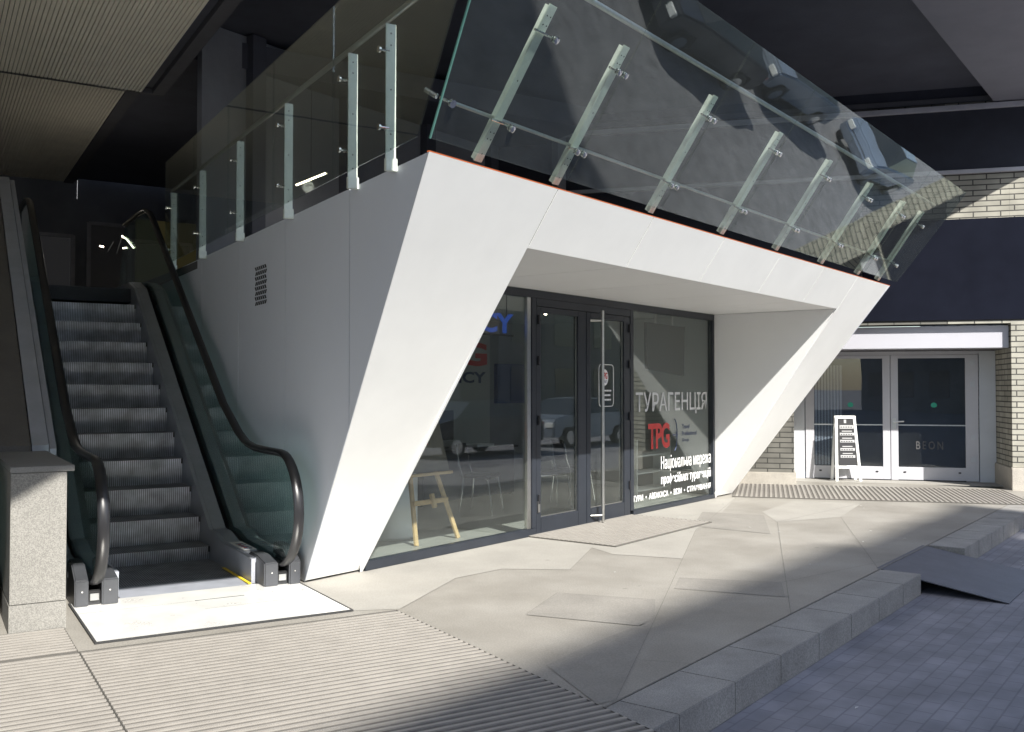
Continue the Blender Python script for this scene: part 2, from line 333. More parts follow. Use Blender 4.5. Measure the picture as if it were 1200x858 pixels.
def text_mesh(txt, x0, x1, z0, z1, y, mats, parent, name='lettering', bold=0.0, flip=False, depth=0.002, spacing=1.0, xf=None):
    """lettering facing -y of the frame, fitted to the box x0..x1, z0..z1"""
    cu = bpy.data.curves.new(name, 'FONT'); cu.body = txt; cu.size = 1; cu.offset = bold; cu.extrude = 0.0; cu.space_character = spacing; cu.resolution_u = 3
    tmp = bpy.data.objects.new('tmp_text', cu); COL.objects.link(tmp)
    dg = bpy.context.evaluated_depsgraph_get(); dg.update()
    me = bpy.data.meshes.new_from_object(tmp.evaluated_get(dg)); bpy.data.objects.remove(tmp)
    xs = [v.co.x for v in me.vertices]; ys = [v.co.y for v in me.vertices]
    ax, bx, ay, by = min(xs), max(xs), min(ys), max(ys); fb = Vector(parent['fb'])
    for v in me.vertices:
        u = (v.co.x - ax) / (bx - ax); w = (v.co.y - ay) / (by - ay)
        p = Vector((x0 + (x1 - x0) * u, y, z0 + (z1 - z0) * w))
        if xf: p = Vector(xf(p.x, p.z))
        v.co = p - fb
    me.materials.clear(); me.materials.append(MATS[mats]); me.name = name
    o = bpy.data.objects.new(name, me); COL.objects.link(o); o.parent = parent; o['fb'] = tuple(fb)
    return o

# ================================================================= THE GROUND
ST = -0.18
struct(MB().face([(-900, -900, ST), (900, -900, ST), (900, 900, ST), (-900, 900, ST)]).build('street', 'street_paver', frame=FF))
b = MB(); b.prism([(-14, -3.598, ST + 0.002), (11.6, -3.598, ST + 0.002), (11.6, 26, ST + 0.002), (-14, 26, ST + 0.002)], (0, 0, -ST - 0.002))
struct(b.build('pavement', 'pave', frame=FF))
# kerb stones (the notch for the ramp lies between x = 3.45 and 5.10)
b = MB()
js = [-9.0]
while js[-1] < 3.0: js.append(js[-1] + (0.665 if js[-1] < -2 else 0.655))
js = [x for x in js if x < 3.2] + [3.45]
for a, c in zip(js[:-1], js[1:]): b.box(a + 0.0015, c - 0.0015, -3.945, -3.604, ST + 0.001, 0.001)
x = 5.10
while x < 11.8: b.box(x + 0.003, x + 0.657, -3.945, -3.604, ST + 0.001, 0.001); x += 0.66
b.build('kerb', 'kerb_stone', frame=FF, bevel=0.004)['kind'] = 'structure'
# slabs of other tones, laid as sheets 4 mm proud, and the joints between them
def gpoly(pix, z): return [(*inF(ground(*p))[:2], z) for p in pix]
def sheet(name, polys, m, z):
    b = MB()
    for P in polys: b.face(gpoly(P, z))
    return struct(b.build(name, m, frame=FF))
sheet('light_paving_slabs', [
    [(421, 667), (604, 633), (735, 603), (830, 585), (862, 584), (836, 611), (815, 622), (800, 655), (719, 650), (694, 642), (668, 668), (589, 667), (534, 678), (469, 714), (412, 716), (352, 684)],
    [(930, 587), (1010, 590), (985, 606), (911, 612), (893, 600)]], 'pave_light', 0.0018)
sheet('dark_paving_slabs', [
    [(617, 721), (653, 695), (768, 703), (767, 725), (750, 734)],
    [(790, 690), (796, 677), (916, 683), (920, 700)],
    [(823, 600), (895, 604), (903, 626), (812, 617)],
    [(768, 726), (722, 821), (700, 826), (640, 780), (700, 752)]], 'pave_dark', 0.0028)
b = MB()
def joint(p, q, w=0.004, z=0.0038):
    a = Vector(inF(ground(*p))); c = Vector(inF(ground(*q))); a.z = c.z = z
    t = (c - a).normalized(); n = Vector((-t.y, t.x, 0)) * (w / 2)
    b.face([a + n, c + n, c - n, a - n])
for p, q in [((469, 714), (534, 678)), ((534, 678), (589, 667)), ((589, 667), (668, 668)), ((668, 668), (694, 642)), ((719, 650), (800, 655)), ((815, 622), (768, 725)),
             ((768, 725), (722, 821)), ((750, 774), (808, 778)), ((911, 612), (927, 721)), ((791, 678), (916, 683)), ((653, 695), (768, 703)), ((617, 720), (653, 695)),
             ((617, 721), (750, 734)), ((862, 584), (815, 622)), ((911, 612), (832, 603)), ((911, 612), (1010, 590)), ((1010, 590), (1120, 600)), ((916, 683), (1050, 655)), ((985, 606), (1030, 668))]:
    joint(p, q)
a0, a1 = (-6.0, -3.596, 0.0038), (11.5, -3.596, 0.0038)
b.face([(-6, -3.602, 0.0038), (11.5, -3.602, 0.0038), (11.5, -3.592, 0.0038), (-6, -3.592, 0.0038)])
struct(b.build('paving_joints', 'joint_sand', frame=FF))

# entrance mats of aluminium rails
def mat_grid(name, frame, x0, x1, y0, y1, label, along='x', pitch=0.066, rail=0.022, sub=None, cut=None):
    t = thing(name, label, 'floor grating', frame, ((x0 + x1) / 2, (y0 + y1) / 2, 0), 'recessed floor gratings')
    MB().box(x0, x1, y0, y1, -0.001, 0.010).build('mat_insert', 'mat_insert', t)
    b = MB()
    if along == 'x':
        y = y0 + pitch * 0.6
        while y < y1 - 0.01:
            b.box(x0, x1, y, y + rail, 0.008, 0.018); y += pitch
    else:
        x = x0 + pitch * 0.6
        while x < x1 - 0.01:
            b.box(x, x + rail, y0, y1, 0.008, 0.018); x += pitch
    o = b.build('rails', 'alu_rail', t); o['kind'] = 'stuff'
    b = MB()
    for q in ((x0 - .005, x0, y0 - .005, y1 + .005), (x1, x1 + .005, y0 - .005, y1 + .005), (x0, x1, y0 - .005, y0), (x0, x1, y1, y1 + .005)): b.box(*q, -0.001, 0.014)
    b.build('border', 'border_dark', t)
    return t
mat_grid('floor_grating', FC, 0.824, 2.905, 2.2, 6.340, 'large foreground ribbed grating, right of the long seam, below the bright steel plate')
mat_grid('floor_grating', FC, -1.6, 0.812, 2.2, 6.340, 'ribbed grating at the lower left corner, left of the long seam')
mat_grid('floor_grating', FC, -1.6, 0.812, 6.352, 7.03, 'narrow ribbed grating strip lying against the foot of the granite pedestal')
mat_grid('floor_grating', FF, 3.06, 5.26, -1.13, -0.06, 'small pale ribbed grating in front of the glass shop door', pitch=0.06, rail=0.03)
mat_grid('floor_grating', FD, -0.5, 3.55, 14.55, 16.52, 'long ribbed grating in front of the white double doors and the brick wall', along='y', pitch=0.070, rail=0.032)

b = MB(); rl = random.Random(3)
for k in range(26):
    fx, fy = (rl.uniform(-1, 6), rl.uniform(-6.5, -4.1)) if k % 2 else (rl.uniform(0, 8), rl.uniform(-3.5, -.4))
    z = ST + .003 if k % 2 else .006
    a = rl.uniform(0, 3.1); q = rl.uniform(.006, .022); w_ = rl.uniform(.004, .010)
    ux, uy = math.cos(a), math.sin(a)
    b.prism([(fx + ux * q, fy + uy * q, z), (fx - uy * w_, fy + ux * w_, z + .004), (fx - ux * q, fy - uy * q, z), (fx + uy * w_, fy - ux * w_, z + .002)], (0, 0, .0015))
lit = b.build('litter', 'letter_grey', frame=FF); lit['kind'] = 'stuff'; tag(lit, 'tiny scraps of paper and grit scattered on the pavement and street', 'litter')

# ramp plate over the notch of the kerb
t = thing('kerb_ramp', 'dark metal ramp plate bridging the notch in the granite kerb', 'ramp', FF, (4.3, -4.1, ST))
MB().prism([(3.50, -3.56, 0.004), (3.50, -4.62, ST + 0.010), (3.50, -4.62, ST + 0.004), (3.50, -3.56, -0.006)], (1.55, 0, 0)).build('plate', 'ramp_metal', t)
for x in (4.2, 4.88): MB().box(x, x + .04, -4.0, -3.66, ST, -0.09).build('support', 'ramp_metal', t)

# ================================================================= WHITE PAVILION (travel agency)
K = 2.115 / 3.087; H = 3.087; SOF = 2.672; NL = math.hypot(1, K)
def tp(x, z, off=0.0):     # point on the leaning front plane
    return (x, -K * z - off / NL, z - off * K / NL)
WDX, WDY = 0.3661, 0.9306   # direction of the side walls going back
pav = thing('travel_agency_pavilion', 'white angular pavilion with a leaning front frame and glass travel agency shop front', 'shop', FF, (4.2, 0, 0))
def xl(z): return -0.833 * z / H
def xr(z): return 8.33 + 0.817 * z / H
g = 0.0055
def tilt_prism(poly, m='white_panel', name='cladding_panel', th=0.006, par=None, bev=0.0, sx=0.0):
    P = [tp(x, z) for x, z in poly]
    return MB().prism(P, (sx, th, 0)).build(name, m, par or pav, bevel=bev)
tilt_prism([(0.0, 0.02), (0.600, 0.02), (0.606 - g, H), (xl(H), H)], name='leaning_leg', sx=0.0023)
tilt_prism([(7.64, 0.02), (8.33, 0.02), (xr(H), H), (7.70 + g, H), (7.70 + g, SOF), (7.68, SOF)], name='leaning_leg', sx=-0.0023)
xs = [0.606, 2.08, 3.53, 5.0, 6.4, 7.70]
for a, c in zip(xs[:-1], xs[1:]): tilt_prism([(a + g, SOF), (c - g, SOF), (c - g, H), (a + g, H)], name='fascia_panel')
# dark backing behind the joints
tb = 0.010
P = [tp(x, z, -tb) for x, z in [(0.06, 0.03), (0.59, 0.03), (0.59, SOF + .02), (7.69, SOF + .02), (7.66, 0.03), (8.31, 0.03), (xr(H) - .05, H - .03), (xl(H) + .06, H - .03)]]
MB().face(P).build('joint_backing', 'gap_black', pav)
# orange protective film along the top edge
P = [tp(xl(H), H + .001, -0.001), tp(xr(H), H + .001, -0.001), tp(xr(H), H + .007, -0.001), tp(xl(H), H + .007, -0.001)]
MB().prism(P, (0, 0.02, 0)).build('edge_film', 'orange_film', pav)
# soffit panels, joints square to the shop front
for a, c in zip(xs[:-1], xs[1:]):
    MB().box(a + g, c - g - (0.02 if c > 7 else 0), -K * SOF + 0.012, -0.055, SOF, SOF + 0.03).build('soffit_panel', 'soffit_panel', pav, bevel=0.0015)
MB().box(0.5, 7.9, -K * SOF + 0.05, 0.2, SOF + 0.032, SOF + 0.05).build('soffit_backing', 'joint_dark', pav)
# reveals
for x0, dx, nm in ((7.66, 0.03, 'reveal'), (0.606, -0.03, 'reveal')):
    MB().prism([(x0, -0.05, 0.004), (x0, -0.05, SOF - .003), (x0, -K * SOF + .018, SOF - .003)], (dx, 0, 0)).build(nm, 'soffit_panel', pav, bevel=0.001)
# left side wall, panel by panel in the escalator frame (x = 2.696); y of the leaning edge depends on z
def yC(z): return 7.683 - 2.273 * z / H
side = thing('side_wall', '', '', FC, (2.696, 10, 0)); del side['label']; del side['category']
side.parent = pav; side.matrix_parent_inverse.identity()
# children of a child: place the sub-frame relative to the pavilion
import mathutils
Mp = mathutils.Matrix.Translation(pav.location) @ mathutils.Matrix.Rotation(FF.rot, 4, 'Z')
Ms = mathutils.Matrix.Translation(FC.w((2.696, 10, 0))) @ mathutils.Matrix.Rotation(FC.rot, 4, 'Z')
side.matrix_basis = Mp.inverted() @ Ms
cuts = [6.73, 8.216, 9.687, 11.20, 12.70, 14.2]
def zedge(y): return (7.683 - y) * H / 2.273
gp = 0.0055
yo = .008
P1 = [(yC(H) + yo, H), (6.73 - gp, H), (6.73 - gp, zedge(6.73 - gp - yo))]
P2 = [(6.73 + gp, H), (8.216 - gp, H), (8.216 - gp, 0.01), (yC(0.01) + yo, 0.01), (6.73 + gp, zedge(6.73 + gp - yo))]
polys = [P1, P2]
for a, c in zip(cuts[1:-1], cuts[2:]): polys.append([(a + gp, H), (c - gp, H), (c - gp, 0.01), (a + gp, 0.01)])
for P in polys:
    MB().prism([(2.696, y, z) for y, z in P], (0.005, 0, 0)).build('side_panel', 'shaded_panel', side)
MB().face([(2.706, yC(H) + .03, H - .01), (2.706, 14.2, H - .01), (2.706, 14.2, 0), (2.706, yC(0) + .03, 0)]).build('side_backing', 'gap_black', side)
# ventilation grille: rows of slanted slots
b = MB()
for r in range(8):
    z = 2.385 + r * 0.0475
    for k in range(6):
        y = 8.765 + k * 0.060 + (0.012 if r % 2 else 0)
        s = 0.016 if r % 2 else -0.016
        b.prism([(2.6925, y - s, z), (2.6925, y + .036 - s, z), (2.6925, y + .036 + s, z + .034), (2.6925, y + s, z + .034)], (0.003, 0, 0))
b.build('vent_slots', 'joint_dark', side)
# other outer walls and roof deck of the pavilion
MB().prism([(8.33, 0.0, 0.01), (9.147, -2.115, H - .003), (8.9, 2.2, H - .003), (8.6, 2.2, 0.01)], (-0.03, 0, 0)).build('end_wall', 'shaded_panel', pav)
MB().prism([tp(xl(H) + .14, H, -.2)[:2] + (H - 0.10,), tp(xr(H) - .14, H, -.2)[:2] + (H - 0.10,), (8.7, 3.9, H - .10), (7.0, 9.0, H - .10), (2.0 + 1.3, 9.0, H - .10), (0.03 + 1.5, 3.9, H - .10)], (0, 0, 0.09)).build('roof_deck', 'terrace', pav)

# ---- shop front glazing (plane y = 0 is the outer face)
fz = 0.05
def fbox(x0, x1, z0, z1, nm='frame', y0=-0.05, y1=0.03, par=None, m='frame_dark'):
    return MB().box(x0, x1, y0, y1, z0, z1).build(nm, m, par or pav, bevel=0.003)
fbox(0.64, 7.655, 2.585, 2.668, 'head_rail')
fbox(0.64, 3.20, 0.003, 0.085, 'sill_rail'); fbox(5.30, 7.655, 0.003, 0.06, 'sill_rail')
fbox(3.05, 3.12, 0.086, 2.584, 'mullion', m='brushed', y0=-0.04, y1=0.0)
fbox(3.122, 3.20, 0.086, 2.584, 'mullion'); fbox(5.235, 5.315, 0.061, 2.584, 'mullion'); fbox(7.60, 7.655, 0.061, 2.584, 'mullion')
fbox(3.202, 5.233, 2.50, 2.583, 'transom')
def glasspane(x0, x1, z0, z1, nm='glass_pane', par=None, m='glass_shop', y=-0.012):
    return MB().box(x0, x1, y, y + 0.012, z0, z1).build(nm, m, par or pav)
glasspane(0.64, 3.048, 0.087, 2.583); lw = glasspane(5.317, 7.598, 0.062, 2.583)
for (x0, x1, gx0, gx1, nm) in ((3.206, 4.215, 3.295, 4.04, 'door'), (4.222, 5.230, 4.31, 5.085, 'door')):
    d = MB().box(x0, gx0, -0.045, 0.02, 0.012, 2.495).box(gx1, x1, -0.045, 0.02, 0.012, 2.495).box(gx0, gx1, -0.045, 0.02, 0.012, 0.185).box(gx0, gx1, -0.045, 0.02, 2.43, 2.495).build(nm, 'frame_dark', pav, bevel=0.003)
    MB().box(gx0 + .001, gx1 - .001, -0.016, -0.004, 0.187, 2.428).build('glass_pane', 'glass_shop', d)
    b = MB()
    for q in ((gx0, gx0 + .012, .187, 2.428), (gx1 - .012, gx1, .187, 2.428)): b.box(q[0], q[1], -0.024, -0.017, q[2], q[3])
    b.box(gx0 + .012, gx1 - .012, -0.024, -0.017, .187, .199); b.build('glazing_bead', 'brushed', d)
    if gx0 > 4.2:
        h = MB(); h.cyl((4.425, -0.14, 0.03), (4.425, -0.14, 2.52), 0.02, 16)
        for zz in (0.10, 2.40): h.cyl((4.425, -0.14, zz), (4.30, -0.046, zz), 0.012, 10)
        h.build('pull_handle', 'brushed', d, smooth=True)
    hx = x0 + .035 if gx0 < 4 else x1 - .03
    for zz in (0.34, 1.2, 1.85, 2.30): MB().cyl((hx, -0.056, zz), (hx, -0.056, zz + 0.10), 0.014, 10).build('hinge', 'black_plastic', d, smooth=True)
b = MB(); b.box(3.22, 3.26, -.060, -.046, .25, .37); b.build('lock_case', 'brushed', pav)
# lettering on the right window
Y = -0.0155
text_mesh("ТУРАГЕНЦІЯ", 5.425, 7.47, 1.245, 1.545, Y, 'letter_grey', pav, bold=0.008)
text_mesh("Національна мережа", 6.09, 7.59, 0.475, 0.70, Y, 'letter_white', pav, bold=0.0)
text_mesh("професійних турагенцій", 6.09, 7.59, 0.29, 0.455, Y, 'letter_white', pav, bold=0.014)
text_mesh("ТУРИ  •  АВІАКАСА  •  ВІЗИ  •  СТРАХУВАННЯ", 5.345, 7.585, 0.155, 0.235, Y, 'letter_white', pav, bold=0.016)
def tpg(parent, x0, x1, z0, z1, y, m, name='logo_letters'):
    return text_mesh('TPG', x0, x1, z0, z1, y, m, parent, name=name, bold=0.035, spacing=0.90)
tpg(pav, 5.74, 6.33, 0.80, 1.14, Y - .002, 'logo_red')
b = MB(); arc = [(6.46 + .09 * math.cos(R(a)), Y, 0.965 + .22 * math.sin(R(a))) for a in range(-80, 81, 16)]
b.tube(arc, 0.006, 6); b.prism([(6.42, Y, .975), (6.62, Y, .965), (6.42, Y, .955)], (0, -.002, 0)); b.prism([(6.50, Y, 1.02), (6.56, Y, .968), (6.50, Y, .92), (6.53, Y, .968)], (0, -.002, 0))
b.build('logo_plane', 'logo_blue', pav)
for i, s in enumerate(("Travel", "Professional", "Group")): text_mesh(s, 6.70, 6.70 + (.22, .44, .20)[i], 1.04 - i * .095, 1.10 - i * .095, Y, 'logo_blue', pav, bold=0.02)
# door sticker: outlined card with the round badge
b = MB(); x0, x1, z0, z1, r = 4.53, 4.865, 1.38, 1.885, .05
pts = []
for cx, cz, a0 in ((x1 - r, z1 - r, 0), (x0 + r, z1 - r, 90), (x0 + r, z0 + r, 180), (x1 - r, z0 + r, 270)):
    for k in range(5): pts.append((cx + r * math.cos(R(a0 + k * 22.5)), -.022, cz + r * math.sin(R(a0 + k * 22.5))))
b.tube(pts, 0.004, 6, closed=True)
for i, w_ in enumerate((.22, .20, .21)):
    zz = 1.56 - i * .055; xx = 4.60
    for k in range(6): b.box(xx + k * w_ / 6, xx + (k + .75) * w_ / 6, -.0225, -.0205, zz, zz + .020)
b.build('door_sticker', 'letter_white', pav)
b = MB(); b.prism([(4.66 + .085 * math.cos(R(a)), -.0205, 1.73 + .10 * math.sin(R(a))) for a in range(0, 360, 20)], (0, -.001, 0)); b.build('badge', 'letter_white', pav)
tpg(pav, 4.60, 4.72, 1.71, 1.79, -.0245, 'logo_red'); text_mesh("AGENCY", 4.605, 4.715, 1.665, 1.695, -.0225, 'logo_blue', pav, bold=.02)

# ---- the room behind the glass
room = thing('shop_room', '', '', FF, (4.2, 2, 0)); del room['label']; del room['category']
room.parent = pav; room.matrix_basis = Mp.inverted() @ (mathutils.Matrix.Translation(FF.w((4.2, 2, 0))) @ mathutils.Matrix.Rotation(FF.rot, 4, 'Z'))
room.name = 'interior'
MB().prism([(0.45, 0.035, 0.004), (8.2, 0.035, 0.004), (8.2, 3.6, 0.004), (1.85, 3.6, 0.004)], (0, 0, 0.004)).build('room_floor', 'room_floor', room)
MB().prism([(0.45, 0.035, 2.70), (8.2, 0.035, 2.70), (8.2, 3.6, 2.70), (1.85, 3.6, 2.70)], (0, 0, 0.02)).build('room_ceiling', 'room_wall', room)
MB().box(1.8, 8.2, 3.6, 3.65, 0, 2.7).build('back_wall', 'dark_room', room)
MB().box(8.2, 8.25, 0.035, 3.65, 0, 2.7).build('right_wall', 'room_wall', room)
MB().prism([(0.42, .035, 0), (1.85, 3.62, 0), (1.85, 3.62, 2.7), (.42, .035, 2.7)], (-.03, 0, 0)).build('left_wall', 'room_wall', room)
lp = MB().box(3.4, 6.93, 3.55, 3.598, 0, 2.69).build('logo_wall', 'room_wall', room)
tpg(room, 5.1, 6.85, 1.95, 2.33, 3.545, 'logo_red')
text_mesh("AGENCY", 5.05, 6.82, 1.68, 1.86, 3.545, 'logo_blue', room, bold=.03)
# ================================================================= objects inside the shop
t = thing('blue_word_sign', 'blue illuminated word hanging high behind the left shop window', 'sign', FF, (2.3, .3, 2.3))
text_mesh("AGENCY", 1.45, 3.20, 2.20, 2.42, 0.26, 'neon_blue', t, bold=.04)
MB().box(1.4, 3.22, .275, .285, 2.17, 2.19).cyl((1.5, .28, 2.19), (1.5, .28, 2.70), .006).cyl((3.1, .28, 2.19), (3.1, .28, 2.70), .006).build('hanger', 'black_plastic', t)

# easel
ez = thing('easel', 'pale wooden easel with a brown poster board standing behind the left shop window', 'easel', FF, (2.2, .55, 0))
def ept(x, z, lean=0.30): return (x, 0.48 + lean * z, z)
for xa, xb, nm in ((1.87, 2.13, 'leg'), (2.52, 2.27, 'leg')):
    MB().bar(ept(xa, 0.008), ept(xb, 1.45), .05, .028, up=(0, 1, 0)).build(nm, 'wood', ez, bevel=.003)
MB().bar((2.2, .48 + .30 * 1.40, 1.40), (2.2, 1.35, 0.01), .04, .028, up=(0, 1, 0)).build('leg', 'wood', ez, bevel=.003)
MB().bar((1.93, .455 + .3 * .42, .42), (2.46, .455 + .3 * .42, .42), .028, .05, up=(0, 0, 1)).build('cross_bar', 'wood', ez, bevel=.003)
MB().bar((2.2, .42 + .3 * .36, .36), (2.2, .42 + .3 * .52, .50), .05, .035, up=(0, 1, 0)).build('clamp', 'wood', ez, bevel=.003)
MB().bar((1.83, .42 + .3 * .70, .70), (2.58, .42 + .3 * .70, .70), .05, .03, up=(0, 0, 1)).build('ledge', 'wood', ez, bevel=.003)
bd = MB().prism([(1.84, .425 + .3 * .72, .72), (2.56, .425 + .3 * .72, .72), (2.56, .425 + .3 * 1.32, 1.32), (1.84, .425 + .3 * 1.32, 1.32)], (0, .015, 0)).build('poster_board', 'board_brown', ez)
b = MB()
for x0, x1, z0, z1 in ((1.95, 2.30, 1.0, 1.20),): b.prism([(x0, .42 + .3 * z0, z0), (x1, .42 + .3 * z0, z0), (x1 + .02, .42 + .3 * z1, z1), (x0 + .05, .42 + .3 * z1, z1)], (0, .003, 0))
b.build('red_print', 'logo_red', bd)
t = thing('round_pedestal', 'white rounded pedestal standing behind the wooden easel', 'pedestal', FF, (2.1, 1.05, 0))
MB().tube([(2.15, 1.12, .01), (2.15, 1.12, .03), (2.15, 1.12, .66), (2.15, 1.12, .70)], [.27, .29, .29, .26], 28).build('drum', 'white_plastic', t, smooth=True)
MB().tube([(2.15, 1.12, .701), (2.15, 1.12, .73)], [.31, .31], 28).build('top', 'white_plastic', t, smooth=True)

def chair(x, y, rz, label):
    t = thing('metal_leg_chair', label, 'chair', FF, (0, 0, 0), 'chrome-legged chairs inside the shop')
    for sx in (-1, 1):
        MB().tube([(sx * .23, -.22, .0), (sx * .20, -.16, .43), (sx * .20, -.12, .455)], .011, 8).build('leg', 'chrome', t, smooth=True)
        MB().tube([(sx * .22, .22, .0), (sx * .20, .17, .44), (sx * .19, .24, .62), (sx * .18, .27, .84)], .011, 8).build('leg', 'chrome', t, smooth=True)
    MB().bar((-.20, -.15, .435), (.20, -.15, .435), .014, .014).build('seat_rail', 'chrome', t)
    MB().box(-.22, .22, -.20, .20, .452, .49).build('seat', 'black_plastic', t, bevel=.015)
    MB().prism([(-.19, .225, .60), (.19, .225, .60), (.17, .27, .88), (-.17, .27, .88)], (0, .02, 0)).build('backrest', 'black_plastic', t, bevel=.006)
    t.location = FF.w((x, y, .008)); t.rotation_euler = (0, 0, FF.rot + rz)
    return t
chair(4.32, 1.62, R(20), 'dark chair on thin chrome legs seen through the fixed window left of the shop door')
chair(5.30, 1.25, R(-30), 'dark chair on chrome legs seen through the left leaf of the shop door')
chair(5.95, 1.3, R(70), 'dark chair on chrome legs seen behind the long pull handle of the shop door')
t = thing('office_desk', 'dark office desk with panel front deep inside the shop', 'desk', FF, (5.2, 2.9, 0))
MB().box(4.2, 6.3, 2.5, 3.2, .72, .75).build('desk_top', 'black_plastic', t, bevel=.004)
MB().box(4.25, 6.25, 2.55, 2.57, .05, .715).build('front_panel', 'frame_dark', t)
for x in (4.24, 6.22): MB().box(x, x + .03, 2.58, 3.15, .008, .715).build('leg', 'black_plastic', t)
t = thing('monitor', 'black computer monitor on the dark office desk', 'monitor', FF, (4.9, 2.9, .75))
MB().box(4.55, 5.25, 2.88, 2.92, .86, 1.28).build('screen_case', 'black_plastic', t, bevel=.006)
MB().box(4.86, 4.94, 2.92, 2.95, .76, .95).box(4.75, 5.05, 2.80, 3.02, .751, .765).build('stand', 'black_plastic', t)
t = thing('paper_stack', 'white sheets of paper lying on the dark office desk', 'papers', FF, (5.6, 2.8, .75))
MB().prism([(5.45, 2.6, .752), (5.9, 2.65, .752), (5.86, 2.95, .752), (5.42, 2.9, .752)], (0, 0, .03)).build('sheets', 'letter_white', t)
tag(MB().box(7.1, 7.9, 3.53, 3.597, 1.35, 2.0).build('wall_picture', 'sticker_blue', frame=FF, base=(7.5, 3.59, 1.35)), 'dark blue picture on the back wall, seen through the shop door', 'picture')
t = thing('hanging_screen', 'grey hanging display board seen from behind in the right shop window', 'screen', FF, (7.0, .4, 1.7))
MB().prism([(6.52, .42, 1.87), (7.50, .36, 1.78), (7.54, .36, 2.50), (6.50, .42, 2.52)], (0, .05, 0)).build('panel', 'screen_grey', t, bevel=.004)
MB().cyl((6.8, .45, 2.52), (6.8, .45, 2.70), .015).cyl((7.25, .42, 2.51), (7.25, .42, 2.70), .015).box(6.7, 7.35, .40, .48, 2.68, 2.70).build('bracket', 'brushed', t)
t = thing('spot_lamp', 'small lit ceiling spotlight behind the left leaf of the shop door', 'lamp', FF, (4.55, .8, 2.6))
MB().tube([(4.45, .8, 2.69), (4.45, .8, 2.60)], .012).tube([(4.40, .82, 2.60), (4.50, .76, 2.55)], .035, 12).build('body', 'black_plastic', t)
MB().tube([(4.512, .755, 2.545), (4.53, .748, 2.54)], .03, 12).build('bulb', 'lamp_glow', t)
t = thing('leaflet_rack', 'low white leaflet rack behind the right shop window', 'rack', FF, (7.3, .9, 0))
for z in (.1, .35, .6): MB().box(6.9, 7.9, .8, 1.1, z, z + .02).build('shelf', 'white_plastic', t)
for x in (6.88, 7.9): MB().box(x, x + .02, .8, 1.1, .008, .85).build('side_panel', 'white_plastic', t)

# ================================================================= GLASS BALUSTRADE ON THE PAVILION
bal = thing('glass_balustrade', 'leaning glass balustrade with steel posts round the terrace on the white pavilion', 'balustrade', FF, (4.2, -2.1, H))
GO = 0.075   # glass stands off the post plane
def GP(x, z, off): return tp(x, z, off)
ztop, zbot = 4.43, 3.155
seams = [None, 0.66, 2.12, 3.57, 4.98, 6.43, 7.82, None]
posts = [-0.26, 0.67, 2.15, 3.61, 5.03, 6.49, 7.91, 8.83]
g2 = 0.004
def lx(z): return -0.833 * z / H - 0.02
def rx(z): return 9.327 + (9.739 - 9.327) * (z - 3.14) / (4.408 - 3.14)
for a, c in zip(seams[:-1], seams[1:]):
    P = [(a + g2 if a is not None else lx(zbot), zbot), (c - g2 if c is not None else rx(zbot), zbot),
         (c - g2 if c is not None else rx(ztop), ztop), (a + g2 if a is not None else lx(ztop), ztop)]
    b = MB(); Q = [tp(x, z, 0.0) for x, z in P]; b.prism(Q, (0, .012 / NL, .012 * K / NL)); b.build('glass_panel', 'glass_balustrade', bal)
# green edge at the corner
b = MB(); b.bar(tp(lx(zbot) - .006, zbot, 0), tp(lx(ztop) - .006, ztop, 0), .009, .013, up=(1, 0, 0)); b.build('corner_edge', 'glass_edge', bal)
first = None
POFF = -0.095
def make_post(x):
    p = MB()
    for dy in (0.0,):
        A = tp(x, 3.09, POFF); Bv = tp(x, 4.01, POFF)
        p.bar(A, Bv, .078, .012, up=(0, -1, -K))
    # stiffening flange behind
    p.bar(tp(x + .0, 3.09, POFF - .035), tp(x + .0, 4.0, POFF - .035), .012, .06, up=(0, -1, -K))
    o = p.build('post', 'steel', bal, bevel=.0015)
    q = MB()
    for z in (3.14, 3.23, 3.27, 3.58, 3.90, 3.95):
        for dx in ((-.018, .018) if z > 3.2 and z != 3.58 else (0,)):
            q.cyl(tp(x + dx, z, POFF + .007), tp(x + dx, z, POFF + .0085), .0055, 8)
    q.build('bolts', 'joint_dark', o)
    return o
def make_fitting(parent, x, z, two):
    q = MB()
    for s in ((-1, 1) if two else (1,)):
        xx = x + (-.03 if two else .03) + s * .045 * (1 if two else 0.6)
        q.tube([tp(xx, z, POFF - .0), tp(xx, z, .014)], .008, 8)
        q.tube([tp(xx, z, .0), tp(xx, z, .006), tp(xx, z, .016), tp(xx, z, .02)], [.024, .026, .024, .012], 14)
        q.tube([tp(xx, z, -.016), tp(xx, z, -.022)], .022, 12)
    q.tube([tp(x - .085, z, POFF + .02), tp(x + .06, z, POFF + .02)], .009, 8)
    q.build('glass_clamp', 'chrome', parent, smooth=True)
for i, x in enumerate(posts):
    o = make_post(x)
    for z in (3.34, 3.86): make_fitting(o, x, z, 0 < i < 7)
# corner clamps
b = MB()
for z in (3.36, 4.10):
    b.tube([tp(lx(z) + .09, z, .02), tp(lx(z) + .09, z, -.03), tp(lx(z) + .03, z, -.05)], .010, 8); b.tube([tp(lx(z) + .09, z, .0), tp(lx(z) + .09, z, .018)], .026, 14)
    b.tube([tp(lx(z) - .0, z, -.05), tp(lx(z) - .02, z, -.14)], .018, 10)
b.build('corner_clamp', 'chrome', bal, smooth=True)
MB().tube([tp(-.95, 4.13, -.16), tp(9.3, 4.13, -.16)], .021, 12).build('handrail', 'brushed', bal, smooth=True)
MB().tube([tp(-.70, 3.345, -.13), tp(9.1, 3.345, -.13)], .013, 10).build('lower_rail', 'brushed', bal, smooth=True)
